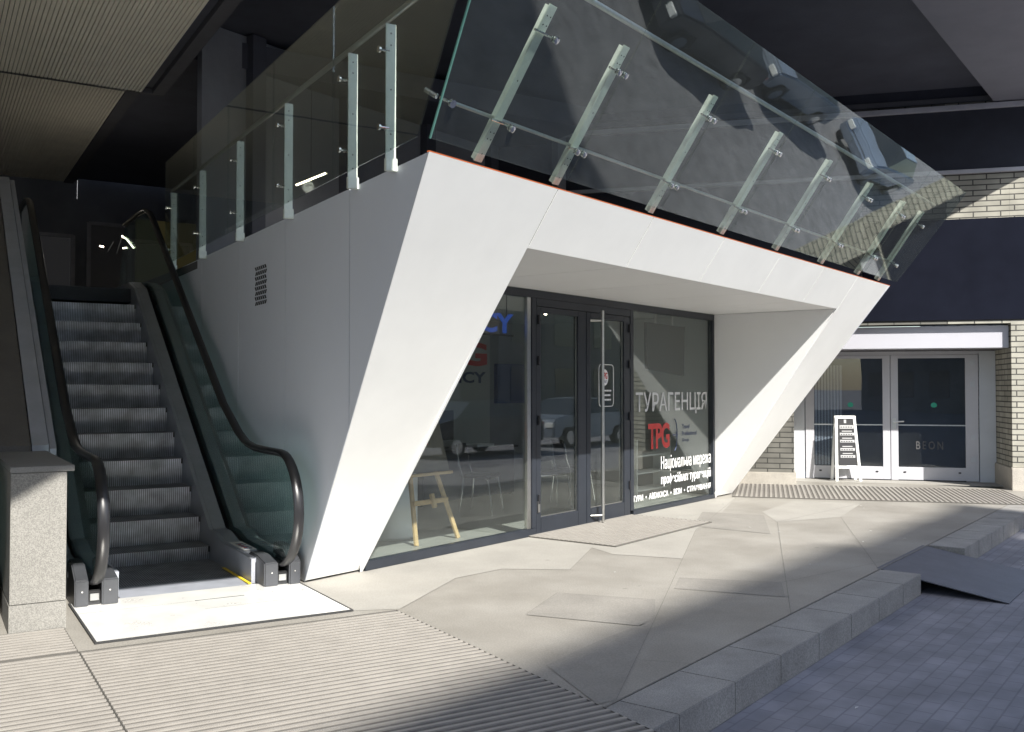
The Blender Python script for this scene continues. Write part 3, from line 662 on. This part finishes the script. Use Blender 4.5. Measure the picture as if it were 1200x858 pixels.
# side run above the shaded white wall: upright
def sub(parent, frame, base, name):
    e = bpy.data.objects.new(name, None); COL.objects.link(e); e.parent = parent; e['fb'] = base
    M0 = mathutils.Matrix.Translation(parent.location) @ mathutils.Matrix.Rotation(parent.rotation_euler.z, 4, 'Z')
    e.matrix_basis = M0.inverted() @ mathutils.Matrix.Translation(frame.w(base)) @ mathutils.Matrix.Rotation(frame.rot, 4, 'Z')
    return e
sr = sub(bal, FC, (2.7, 9, H), 'side_run')
sy = [None, 6.80, 8.25, 9.72, 11.18, 12.66]
zg = 4.46
for a, c in zip(sy[:-1], sy[1:]):
    y0b = yC(zbot) + .0 if a is None else a + g2; y0t = yC(zg) if a is None else a + g2
    MB().prism([(2.585, y0b, zbot), (2.585, c - g2, zbot), (2.585, c - g2, zg), (2.585, y0t, zg)], (0.012, 0, 0)).build('glass_panel', 'glass_clear', sr)
for i, y in enumerate([5.90, 6.57, 8.02, 9.50, 11.0, 12.47]):
    b = MB(); b.box(2.615, 2.688, y - .006, y + .006, H - .02, 4.045); o = b.build('post', 'steel', sr, bevel=.0015)
    MB().box(2.612, 2.6955, y - .016, y + .016, H - .035, H + .05).build('shoe', 'steel', o, bevel=.002)
    for z in (3.34, 3.86):
        s_ = 0.0 if i == 0 else .05
        MB().tube([(2.64, y + s_, z), (2.56, y + s_, z)], .008, 8).tube([(2.575, y + s_, z), (2.56, y + s_, z)], .023, 12).tube([(2.64, y, z), (2.64, y + s_ + .002, z)], .009, 8).build('glass_clamp', 'chrome', o, smooth=True)
    q = MB()
    for z in (3.2, 3.3, 3.6, 3.9, 3.98): q.tube([(2.65, y - .006, z), (2.65, y - .0075, z)], .006, 8)
    q.build('bolts', 'joint_dark', o)
MB().tube([(2.665, 4.9, 4.10), (2.665, 12.6, 4.10)], .021, 12).build('handrail', 'brushed', sr, smooth=True)

# ================================================================= ESCALATORS
def noseline(e): return .36 + (e - 9.54) * .671
def hpath(off=0.0):
    cy, cz, r = 7.74, .625, .455
    P = [(7.98, .165)]
    for a in range(-100, -271, -10): P.append((cy + r * math.cos(R(a)) * 1.05, cz + r * math.sin(R(a))))
    P += [(8.1, 1.08), (8.45, 1.085), (8.72, 1.115), (8.95, 1.19), (9.2, 1.31)]
    for e in (9.5, 10.5, 11.5, 12.5, 12.9): P.append((e, noseline(e) + 1.12))
    P += [(13.2, 3.90), (13.5, 3.98), (13.9, 4.0), (15.0, 4.0)]
    return P
def escalator(label):
    t = thing('escalator', label, 'escalator', FC, (1.79, 7.7, 0), 'escalators going up to the terrace level')
    for k in range(-1, 10):
        if k == -1: e, z, zl = 9.17, .125, .0
        else: e, z = 9.54 + .381 * k, .36 + .2556 * k; zl = z - .2556 if k else .125
        en = e + .381
        P = []
        for q in range(7):
            u = q / 6.0; P.append((1.292, e + .016 * math.sin(math.pi * u * .5) + .03 * u * u, z - (z - zl + .02) * u))
        P += [(1.292, en + .05, zl - .02), (1.292, en + .05, z)]
        b = MB(); n = len(P)
        b.prism(P, (1.006, 0, 0))
        # materials: riser = first 6 side faces, tread = last
        for i in range(len(b.f)): b.m[i] = 0
        b.m[-1] = 1; b.m[-2] = 1; b.m[-3] = 1; b.m[0] = 2; b.m[1] = 2
        o = b.build('step', ['riser_metal', 'tread_metal', 'esc_black'], t)
        MB().box(1.292, 1.306, e - .002, e + .004, z - .05, z + .003).box(2.284, 2.298, e - .002, e + .004, z - .05, z + .003).build('step_edge', 'esc_black', o)
    MB().box(1.292, 2.298, 8.16, 9.20, -.03, .004).build('step_band', 'tread_metal', t)
    MB().prism([(1.292, 7.78, .010), (1.292, 8.18, .016), (1.292, 8.22, .004), (1.292, 7.78, .004)], (1.006, 0, 0)).build('comb_plate', 'esc_metal', t)
    MB().box(2.262, 2.290, 7.80, 8.6, .017, .022).build('yellow_line', 'yellow', t)
    MB().box(1.2, 2.4, 13.35, 16, 2.72, 2.90).build('top_plate', 'esc_black', t)
    # ribbed plate landing
    for side in (0, 1):
        mir = (lambda c: c) if side else (lambda c: 3.59 - c)
        def pr(P, c0, c1): return MB().prism([(mir(c0), y, z) for y, z in P], (mir(c1) - mir(c0), 0, 0))
        es = [9.2, 9.6, 10.5, 12, 13.1]
        dk = [(7.85, .205), (8.75, .215), (9.0, .27)] + [(e, noseline(e) + .14) for e in es] + [(13.5, 3.0), (15.5, 3.02)]
        low = [(15.5, 2.6), (13.8, 2.6)] + [(e, max(.0, noseline(e) - .5)) for e in es[::-1]] + [(9.0, 0.005), (7.85, .005)]
        pr(dk + low, 2.303, 2.335).build('skirt', 'esc_metal', t)
        dk2 = [(y, z + .008) for y, z in dk]
        pr([(7.85, .20)] + dk2 + [(y, z - .03) for y, z in dk[::-1]], 2.336, 2.455).build('inner_deck', 'esc_metal', t, bevel=.002)
        pr([(7.98, .21)] + [(y, z + .006) for y, z in dk2[1:]] + [(y, z - .03) for y, z in dk[::-1]][:-1] + [(7.98, .17)], 2.53, 2.645).build('outer_deck', 'esc_metal', t, bevel=.002)
        pr([(y, z - .002) for y, z in dk] + low, 2.60, 2.638).build('outer_cladding', 'esc_metal', t)
        b = pr([(7.62, .005), (7.62, .20), (7.85, .235), (8.05, .235), (8.05, .005)], 2.34, 2.455)
        nb = b.build('newel_base', 'esc_dark', t, bevel=.01)
        q = pr([(7.62, .005), (7.62, .20), (7.82, .30), (8.05, .30), (8.05, .005)], 2.545, 2.64).build('newel_base', 'esc_dark', t, bevel=.01)
        pr([(7.66, .005), (7.66, .12), (8.0, .14), (8.0, .005)], 2.458, 2.542).build('inlet_box', 'esc_black', t, bevel=.006)
        pr([(7.654, .045), (7.654, .095), (7.659, .095), (7.659, .045)], 2.470, 2.53).build('rating_plate', 'sticker', t)
        b = MB()
        for cc in (2.40, 2.59): b.cyl((mir(cc), 7.612, .12), (mir(cc), 7.622, .12), .006, 8)
        b.build('screw', 'chrome', t)
        HP = hpath()
        pts = [(mir(2.50), y, z) for y, z in HP]
        MB().tube(pts, .022, 12, ry=.042).build('handrail', 'rubber', t, smooth=True)
        gp_ = [(y, z) for y, z in HP if not (y > 7.75 and z < .3)]
        top = [(y, z - .0) for y, z in gp_]
        cx, cz = 7.9, .6
        top = []
        for y, z in gp_:
            if y < 8.0:
                d = math.hypot(y - cx, z - cz); top.append((y + (cx - y) * .06, z + (cz - z) * .06))
            else: top.append((y, z - .03))
        bot = [(y, z - .01) for y, z in dk if y > 7.9][::-1]
        pr(top + bot + [(7.85, .20)], 2.495, 2.505).build('glass_panel', 'glass_escalator', t)
        tb_ = [(y, z) for y, z in top]
        MB().tube([(mir(2.50), y, z) for y, z in tb_], .012, 8).build('guide_rail', 'esc_black', t, smooth=True)
        if side:
            s = pr([(8.20, .2265), (8.66, .2275), (8.66, .2235), (8.20, .2215)], 2.342, 2.45).build('safety_sticker', 'sticker', t)
            b = MB()
            for k in range(4):
                b.box(2.365, 2.43, 8.25 + k * .09, 8.25 + k * .09 + .035,   .2276, .2286)
            b.build('sticker_print', 'sticker_blue', s)
            b = MB()
            for k in range(3): b.box(2.37, 2.40, 8.295 + k * .09, 8.295 + k * .09 + .03,   .2276, .2286)
            b.build('sticker_print', 'sticker_red', s)
    return t
esc = escalator('dark metal escalator with glass sides rising beside the shaded white wall')
esc2 = copy_tree(esc); esc2.location = FC.w((1.79 - 2.185, 7.7, 0))
esc2['label'] = 'second dark escalator left of the granite pedestal, mostly outside the picture'
fp = thing('floor_plate', 'bright worn steel floor plate at the foot of the escalator', 'floor plate', FC, (1.79, 7.1, 0))
MB().box(0.945, 2.635, 6.53, 7.785, 0.002, 0.0125).build('plate', 'plate_steel', fp)
b = MB()
for q in ((.93, .945, 6.515, 7.80), (2.635, 2.65, 6.515, 7.80), (.945, 2.635, 6.515, 6.53)): b.box(*q, .002, .014)
b.build('rim', 'joint_dark', fp)
MB().box(1.75, 2.12, 7.40, 7.412, .0127, .0137).box(1.75, 2.635, 7.10, 7.102, .0127, .0132).box(0.945, 1.74, 7.40, 7.402, .0127, .0132).build('seam', 'joint_dark', fp)

# granite pedestal with its sloping parapet
ped = thing('granite_pedestal', 'speckled granite pedestal with a thin cap between the two escalators', 'pedestal', FC, (.66, 7.3, 0))
MB().box(.492, .826, 7.05, 8.75, .19, 1.045).build('shaft', 'granite', ped, bevel=.003)
MB().box(.488, .830, 7.044, 8.75, .001, .187).build('base_block', 'granite', ped, bevel=.003)
MB().box(.488, .872, 7.042, 8.78, 1.047, 1.085).build('cap', 'cap_stone', ped, bevel=.002)
par_ = thing('sloping_parapet', 'dull brown sloping parapet climbing between the two escalators', 'parapet', FC, (.6, 8.8, 0))
def zpar(e): return 1.16 + (e - 8.75) * .638
MB().prism([(.47, 8.79, 0.0), (.47, 8.79, 1.13), (.47, 13.6, zpar(13.6)), (.47, 16, zpar(13.6)), (.47, 16, 0)], (.285, 0, 0)).build('masonry', 'granite_dark', par_)
MB().prism([(.765, 8.79, 0.9), (.765, 8.79, 1.13), (.765, 13.6, zpar(13.6)), (.765, 16, zpar(13.6)), (.765, 16, 2.9)], (.125, 0, 0)).build('metal_strip', 'esc_metal', par_)
MB().prism([(.898, 8.79, 0.9), (.898, 8.79, 1.10), (.898, 13.6, zpar(13.6) - .03), (.898, 16, zpar(13.6) - .03), (.898, 16, 2.9)], (.05, 0, 0)).build('metal_strip', 'esc_metal', par_)

# ================================================================= CANOPY OVERHEAD
can = thing('ribbed_canopy', 'big overhanging canopy with ribbed beige ceiling above the escalators', 'canopy', FC, (0, 8, 5.5))
b = MB(); x = -6.0
while x < 2.37: b.box(x, x + .036, 2.42, 13.36, 5.50, 5.53); x += .045
o = b.build('ceiling_slats', 'ceiling_rib', can)
MB().prism([(-6.05, 1.6, 5.531), (-.2, 1.75, 5.531), (.83, 2.38, 5.531), (2.40, 2.40, 5.531), (2.40, 13.37, 5.531), (-6.05, 13.37, 5.531)], (0, 0, .07)).build('slat_backing', 'slat_gap', can)  # front edge out of view, slanted to cast the shadow line on the pedestal
b = MB(); x = -6.0
while x < 2.37: b.box(x, x + .036, 13.4, 21.6, 5.84, 5.87); x += .045
b.build('ceiling_slats', 'ceiling_rib', can)
MB().box(-6.05, 2.40, 13.4, 21.7, 5.871, 5.92).build('slat_backing', 'joint_dark', can)
MB().box(-6.05, 2.69, 13.30, 13.38, 5.50, 5.87).build('ceiling_step', 'beam_grey', can)
MB().box(2.42, 2.53, 2.42, 13.29, 5.56, 5.72).build('edge_groove', 'ceiling_dark', can)
MB().box(2.54, 2.69, 2.42, 13.29, 5.50, 5.75).build('edge_beam', 'beam_grey', can)
MB().box(2.42, 2.60, 13.39, 21.7, 5.84, 6.0).build('edge_beam', 'beam_grey', can)
MB().box(-6.05, 2.69, 2.40, 21.8, 5.93, 6.30).build('roof_slab', 'ceiling_dark', can)
# the high dark soffit over the terrace, in the shop-front frame
hs = thing('terrace_roof', 'dark high roof over the terrace, reaching the brick building', 'roof', FF, (6, 0, 6.35))
MB().prism([(-3.2, -3.2, 6.42), (11.9, -3.2, 6.42), (11.9, 12, 6.42), (-3.2, 12, 6.42)], (0, 0, .3)).build('soffit', 'ceiling_dark', hs)
MB().prism([(3.0, -3.18, 6.15), (12.2, -3.10, 6.15), (12.2, -5.2, 6.15), (11.2, -4.65, 6.15), (10.1, -3.90, 6.15), (9.6, -4.35, 6.15), (3.0, -4.4, 6.15)], (0, 0, .26)).build('outer_soffit', 'soffit_grey', hs)  # outer edge out of view, shaped to throw the slanting shadow on the bricks
# dark spaces behind
tb2 = thing('terrace_back_wall', 'dark wall at the back of the terrace behind the glass balustrade', 'wall', FF, (4, 4.6, 3))
MB().box(2.2, 9.2, 4.6, 4.7, 2.97, 6.4).build('wall', 'dark_room', tb2)
for x in (2.9, 4.6, 6.4, 8.1): MB().box(x, x + .22, 4.45, 4.598, 2.99, 6.4).build('pilaster', 'ceiling_dark', tb2)
hall = thing('shopping_hall', 'dark shopping hall beyond the top of the escalators', 'building', FC, (0, 20, 0))
MB().box(-7, 9.5, 21.8, 22, -.1, 7).build('back_wall', 'dark_room', hall)
MB().box(-7.1, -6.9, 2.6, 22, -.1, 6.3).build('side_wall', 'dark_room', hall)
MB().box(9.5, 9.7, 14, 22, -.1, 7).build('side_wall', 'dark_room', hall)
MB().box(-6.9, 9.5, 15.2, 21.7, 2.6, 2.90).build('upper_floor', 'terrace', hall)
MB().box(2.7, 9.4, 13.0, 21.7, 5.95, 6.3).build('ceiling', 'ceiling_dark', hall)
MB().box(-6.9, 2.3, 15.22, 15.27, -.1, 2.59).build('lower_wall', 'dark_room', hall)
# shop windows and partition inside the hall, glow added against its darkness
for x0, x1, z0, z1, m in ((0.2, 2.6, 3.1, 4.7, 'shop_pale'), (2.9, 4.5, 3.1, 5.0, 'shop_frame'), (4.9, 7.2, 3.1, 5.2, 'shop_pale')):
    s = MB().box(x0, x1, 21.66, 21.75, z0, z1).build('shop_window', m, hall)
    b = MB()
    for q in (x0, (x0 + x1) / 2, x1): b.box(q - .04, q + .04, 21.6, 21.655, z0, z1 + .05)
    b.box(x0, x1, 21.6, 21.655, z1, z1 + .07); b.build('frame', 'ledge', s)
s = MB().box(3.2, 4.3, 18, 18.2, 3.06, 4.6).build('shop_partition', 'shop_yellow', hall)
MB().box(5.0, 5.2, 16.5, 16.7, 3.06, 5.9).build('column', 'shop_frame', hall)
t = thing('hall_lamp', 'small glowing lamp with bent arms in the dark hall above the escalator', 'lamp', FC, (2.6, 16, 3.6))
b = MB(); b.tube([(2.62, 16.0, 3.98), (2.70, 16, 3.93), (2.80, 16.0, 3.80)], .010, 8).tube([(2.30, 16, 3.80), (2.36, 16, 3.79)], .010, 8); b.build('glow', 'lamp_glow', t)
MB().tube([(2.62, 16.0, 3.96), (2.55, 16, 3.70)], .006, 6).tube([(2.50, 16, 3.88), (2.42, 16, 3.72)], .006, 6).tube([(2.66, 16, 3.6), (2.66, 16, 3.05)], .01, 6).build('arm', 'brushed', t)
t = thing('tube_lamp', 'slim lit tube lamp glowing behind the side glass of the balustrade', 'lamp', FC, (4.4, 12.4, 4.4))
MB().tube([(4.26, 12.56, 4.34), (4.60, 12.35, 4.50)], .012, 8).build('tube', 'lamp_glow', t)
MB().tube([(4.26, 12.56, 4.36), (4.60, 12.35, 4.52)], .008, 6).tube([(4.43, 12.45, 4.44), (4.43, 12.45, 6.0)], .004, 6).build('holder', 'black_plastic', t)

def lamp_light(name, parent, frame, p, w, col, r):
    ld = bpy.data.lights.new(name, 'POINT'); ld.energy = w; ld.color = col; ld.shadow_soft_size = r
    lo = bpy.data.objects.new(name, ld); COL.objects.link(lo); lo.parent = parent
    lo.location = Vector(p) - Vector(parent['fb'])
for nm, fr_, pw, c_, p_ in (('hall_lamp', FC, 3.5, (1, .93, .85), (2.5, 15.9, 4.1)), ('tube_lamp', FC, 1.2, (1, .93, .85), (4.35, 12.4, 4.3))):
    lamp_light('lamp_light', bpy.data.objects[nm], fr_, p_, pw, c_, .08)

# ================================================================= BRICK BUILDING WITH WHITE DOORS (frame FD, x to the right)
bb = thing('brick_building', 'pale brick building with ledges beside the white pavilion', 'building', FD, (3, 16.7, 0))
XR = 4.45; DY = 17.81; WY = 16.70
MB().box(3.73, XR, WY, 26, .352, 9).build('brick_pier', 'brick', bb)
MB().box(-6.0, .43, WY, WY + .5, .20, 9).build('brick_wall', 'brick_grey_shade', bb)
MB().box(.432, 2.80, WY, WY + .5, 2.63, 9).build('brick_wall', 'brick_grey_shade', bb)  # stretch that stays in shadow: shade put into the brick colour
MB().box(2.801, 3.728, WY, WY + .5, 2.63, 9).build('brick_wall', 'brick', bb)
MB().box(-6, XR + .03, WY - .03, WY - .002, 5.095, 6.045).box(-6, XR + .03, WY - .03, WY - .002, 6.27, 9).box(-6, 1.5, WY - .03, WY - .002, 2.66, 5.02).build('dark_render', 'navy_render', bb)
MB().box(3.731, 3.735, WY + .002, DY + .3, .352, 2.6).build('jamb', 'brick', bb)
MB().box(3.70, XR + .05, WY - .09, 26.05, -.17, .35).build('plinth', 'plinth', bb, bevel=.006)
MB().box(-6, .46, WY - .09, WY + .5, .0, .198).build('plinth', 'plinth', bb, bevel=.006)
MB().box(-6, XR + .06, WY - .09, WY - .002, 6.05, 6.13).build('ledge', 'ledge', bb, bevel=.004)
MB().box(-6, XR + .06, WY - .07, WY - .002, 5.03, 5.09).build('ledge', 'ledge', bb, bevel=.004)
MB().box(-6, XR + .04, WY - .05, WY - .002, 6.18, 6.26).build('ledge', 'beam_grey', bb)
b = MB(); b.box(1.52, 3.97, WY - .022, WY - .003, 2.69, 4.305); sg = b.build('dark_fascia_board', 'navy_board', bb)
aw = MB().box(.30, 3.715, 16.80, 17.30, 2.245, 2.60).build('white_box_fascia', 'sign_white', bb, bevel=.003)
MB().box(.44, 3.728, 17.31, 17.9, 2.235, 2.62).build('recess_ceiling', 'beam_grey', bb)
MB().box(.43, .64, DY - .02, DY + .02, 0.004, 2.23).build('side_panel', 'door_panel', bb, bevel=.002)
MB().box(3.47, 3.727, DY - .02, DY + .02, 0.004, 2.23).build('side_panel', 'door_panel', bb, bevel=.002)
MB().box(.40, .432, WY + .5, DY + .2, 0, 2.6).build('jamb', 'brick', bb)
MB().box(.645, 3.465, DY - .03, DY + .03, 2.175, 2.232).build('door_head', 'door_white', bb)
MB().box(.43, 3.728, 17.2, DY + .2, 0.001, 0.012).build('threshold', 'pave_light', bb)
for k, (x0, x1, g0, g1) in enumerate(((.655, 2.055, .80, 1.935), (2.065, 3.455, 2.185, 3.255))):
    b = MB().box(x0, g0, DY - .03, DY + .02, .02, 2.17).box(g1, x1, DY - .03, DY + .02, .02, 2.17).box(g0, g1, DY - .03, DY + .02, .02, .245).box(g0, g1, DY - .03, DY + .02, 2.115, 2.17)
    d = b.build('door', 'door_white', bb, bevel=.003)
    MB().box(g0, g1, DY - .008, DY, .246, 2.114).build('glass_pane', 'glass_door_dark', d)
    MB().box(g0, g1, DY - .022, DY - .010, .955, .975).build('push_bar', 'brushed', d)
    b = MB(); b.prism([((g0 + g1) / 2 + .04 + .05 * math.cos(R(a)), DY - .0095, 1.31 + .045 * math.sin(R(a))) for a in range(0, 360, 40)], (0, -.001, 0)); b.build('round_sticker', 'green_dot', d)
    b = MB()
    for xx in (g0 + .1, g1 - .1): b.cyl((xx - .02, DY - .031, .16), (xx + .02, DY - .031, .16), .012, 8)
    b.build('stop', 'black_plastic', d)
    MB().box(g0 - .0, x1 if k == 0 else g1, DY - .04, DY - .031, .012, .03).build('floor_seal', 'black_plastic', d)
    if k:
        MB().tube([(2.12, DY - .03, 1.02), (2.12, DY - .09, 1.02), (2.27, DY - .09, 1.03)], .013, 8).box(2.09, 2.15, DY - .036, DY - .031, .90, 1.08).build('handle', 'brushed', d, smooth=False)
        for zz in (.35, .72, 1.62, 1.98): MB().box(3.33, 3.40, DY - .045, DY - .031, zz, zz + .09).build('hinge', 'door_panel', d)
        text_mesh("BEON", 2.47, 2.90, .55, .69, DY - .0095, 'beon_grey', d, bold=.01, spacing=1.4)
    else:
        b = MB()
        for q in range(9): b.box(.82 + q * .052, .853 + q * .052, DY + .05, DY + .06, .255, 2.0)
        b.build('blinds', 'blind', d)
MB().box(.5, 3.7, DY + 1.6, DY + 1.7, 0, 2.6).build('inner_wall', 'dark_room', bb)
MB().box(.45, 3.75, DY + .05, DY + 1.7, 2.3, 2.4).build('inner_ceiling', 'dark_room', bb)
# A-board
ab = thing('a_board_sign', 'white A-frame menu board with black panel standing before the white double doors', 'sign', FD, (1.33, 17.4, 0))
yb = 17.38
def ap(x, z, back=False): return (x, yb + (.0 + z * .11 if not back else .30 - z * .12), z)
for back in (False, True):
    b = MB()
    for xa, xb in ((1.135, 1.165), (1.535, 1.465)):
        b.bar(ap(xa, .013, back), ap(xb, 1.12, back), .045, .022, up=(0, 1, 0))
    b.bar(ap(1.14, 1.10, back), ap(1.49, 1.10, back), .022, .05, up=(0, 0, 1)); b.bar(ap(1.16, .25, back), ap(1.52, .25, back), .022, .045, up=(0, 0, 1))
    fr_ = b.build('frame', 'letter_white', ab, bevel=.004)
    P = [ap(1.18, .28, back), ap(1.50, .28, back), ap(1.455, 1.075, back), ap(1.195, 1.075, back)]
    MB().prism(P, (0, .008, 0)).build('board', 'chalk', ab)
b = MB()
def brow(x0, x1, z0, z1, off=.003): b.prism([(x0, yb + z0 * .11 - off, z0), (x1, yb + z0 * .11 - off, z0), (x1, yb + z1 * .11 - off, z1), (x0, yb + z1 * .11 - off, z1)], (0, .002, 0))
brow(1.29, 1.33, 1.0, 1.06); brow(1.215, 1.45, .905, .965)
for z in (.79, .67, .53, .41): brow(1.215, 1.46, z, z + .045); brow(1.25, 1.42, z + .065, z + .08)
b.build('menu_blocks', 'chalk_grey', ab)
b = MB()
for z in (.80, .68, .54, .42, .925):
    for k in range(5): brow(1.23 + k * .042, 1.255 + k * .042, z, z + .015, .005)
b.build('menu_print', 'chalk', ab)

ab.rotation_euler.z += R(12)
# ================================================================= THE STREET BEHIND THE CAMERA (seen in reflections, casts the shade)
def town(name, label, frame, x0, x1, y0, y1, h, m, nx, nz, notch=None):
    t = thing(name, label, 'building', frame, ((x0 + x1) / 2, y1, 0), 'buildings across the street')
    b = MB(); b.box(x0, x1, y0, y1, ST, h)
    if notch:  # gap and stepped parapet shaped to let a lit patch fall by the kerb
        b = MB().box(x0, x1, y0, y1 - .12, ST, notch[2] - .3)
        b.box(x0, notch[0] - 2.4, y1 - .12, y1, ST, h).box(notch[0] - 2.4, notch[0], y1 - .12, y1, ST, h - .2).box(notch[0], notch[1], y1 - .12, y1, ST, notch[2]).box(notch[1], x1, y1 - .12, y1, ST, h - .2).box(notch[0], notch[1], y1 - .12, y1, notch[3], h - .25)
    b.build('wall', m, t)
    w = (x1 - x0) / nx; hh = 3.2
    for j in range(nz):
        for i in range(nx):
            if i * nz + j > 90: break
            xx = x0 + (i + .25) * w; zz = .6 + j * hh
            f = MB().box(xx, xx + w * .5, y1, y1 + .06, zz + .3, zz + 2.2).build('window', 'car_glass', t)
    MB().box(x0 - .1, x1 + .1, y1 + .0, y1 + .3, (h - .5) if not notch else 26.6, (h - .05) if not notch else 27.1).build('cornice', 'ledge', t)
    return t
town('town_house', 'tall grey town house across the street, seen only as shade and reflection', FF, -48, -2.0, -42, -31.8, 30.0, 'town_wall', 10, 9, notch=(-4.1, -2.6, 27.0, 28.6))
town('town_house', 'low pale town house further along the street, seen only in the glass', FF, 6, 34, -42, -27, 10, 'town_wall_pale', 8, 3)
town('town_house', 'brown corner house at the end of the street, seen only in the glass', FF, 36, 70, -42, -26, 16, 'town_wall', 8, 4)
def car(x, y, rz, paint, label):
    t = thing('parked_car', label, 'car', FF, (0, 0, 0), 'cars parked along the street')
    prof = [(-2.15, .32), (-2.2, .62), (-2.1, .86), (-1.35, .98), (-.65, 1.42), (.75, 1.45), (1.5, 1.05), (2.05, .98), (2.18, .7), (2.15, .32)]
    def sec(w, s=0): return [(x_, w, z_ + s) for x_, z_ in prof]
    b = MB(); rows = []
    for w, sc_ in ((-.85, .0), (-.90, .0), (-.72, 1), (.72, 1), (.90, 0), (.85, 0)):
        rows.append([(px_, (w if pz < 1.1 or not sc_ else w), pz) for px_, pz in prof])
    # lower body full width, cabin narrower
    low_ = [(-2.15, .32), (-2.2, .62), (-2.1, .86), (-1.35, .98), (1.5, 1.02), (2.05, .96), (2.18, .7), (2.15, .32), (1.75, .30), (1.62, .58), (1.1, .58), (.98, .28), (-.98, .28), (-1.1, .58), (-1.62, .58), (-1.75, .30)]
    MB().prism([(px_, -.88, pz) for px_, pz in low_], (0, 1.76, 0)).build('body', paint, t, bevel=.05)
    cab = [(-1.30, .99), (-.62, 1.42), (.72, 1.45), (1.48, 1.03)]
    n_ = MB(); A_ = [(px_, -.84 if pz < 1.2 else -.66, pz) for px_, pz in cab]; B_ = [(px_, -yy, pz) for px_, yy, pz in A_]
    n_.face(A_); n_.face(B_)
    for i in range(4): j = (i + 1) % 4; n_.face([A_[i], A_[j], B_[j], B_[i]])
    n_.build('cabin_glass', 'car_glass', t)
    MB().prism([(-.60, -.655, 1.425), (.70, -.655, 1.455), (.70, .655, 1.455), (-.60, .655, 1.425)], (0, 0, .03)).build('roof', paint, t, bevel=.012)
    for wx in (-1.36, 1.36):
        for wy in (-1, 1):
            wh = MB().cyl((wx, wy * .68, .30), (wx, wy * .90, .30), .30, 22).build('wheel', 'tyre', t)
            MB().cyl((wx, wy * .90, .30), (wx, wy * .915, .30), .19, 16).build('rim', 'chrome', wh)
    for wy in (-.68, .68):
        MB().box(-2.21, -2.12, wy - .16, wy + .16, .62, .76).build('headlight', 'letter_white', t, bevel=.01)
        MB().box(2.12, 2.20, wy - .14, wy + .14, .70, .86).build('tail_light', 'logo_red', t, bevel=.01)
    t.location = FF.w((x, y, ST)); t.rotation_euler = (0, 0, FF.rot + rz)
    return t
car(14.6, -10.4, R(4), 'car_paint_dark', 'dark car parked nearest across the street, reflected in the shop window')
car(20.3, -10.8, R(2), 'car_paint_silver', 'silver blue car parked second in the row across the street')
car(26.5, -9.6, R(-3), 'car_paint_silver', 'silver blue car parked last in the row across the street')

for o in bpy.data.objects:
    if 'fb' in o: del o['fb']
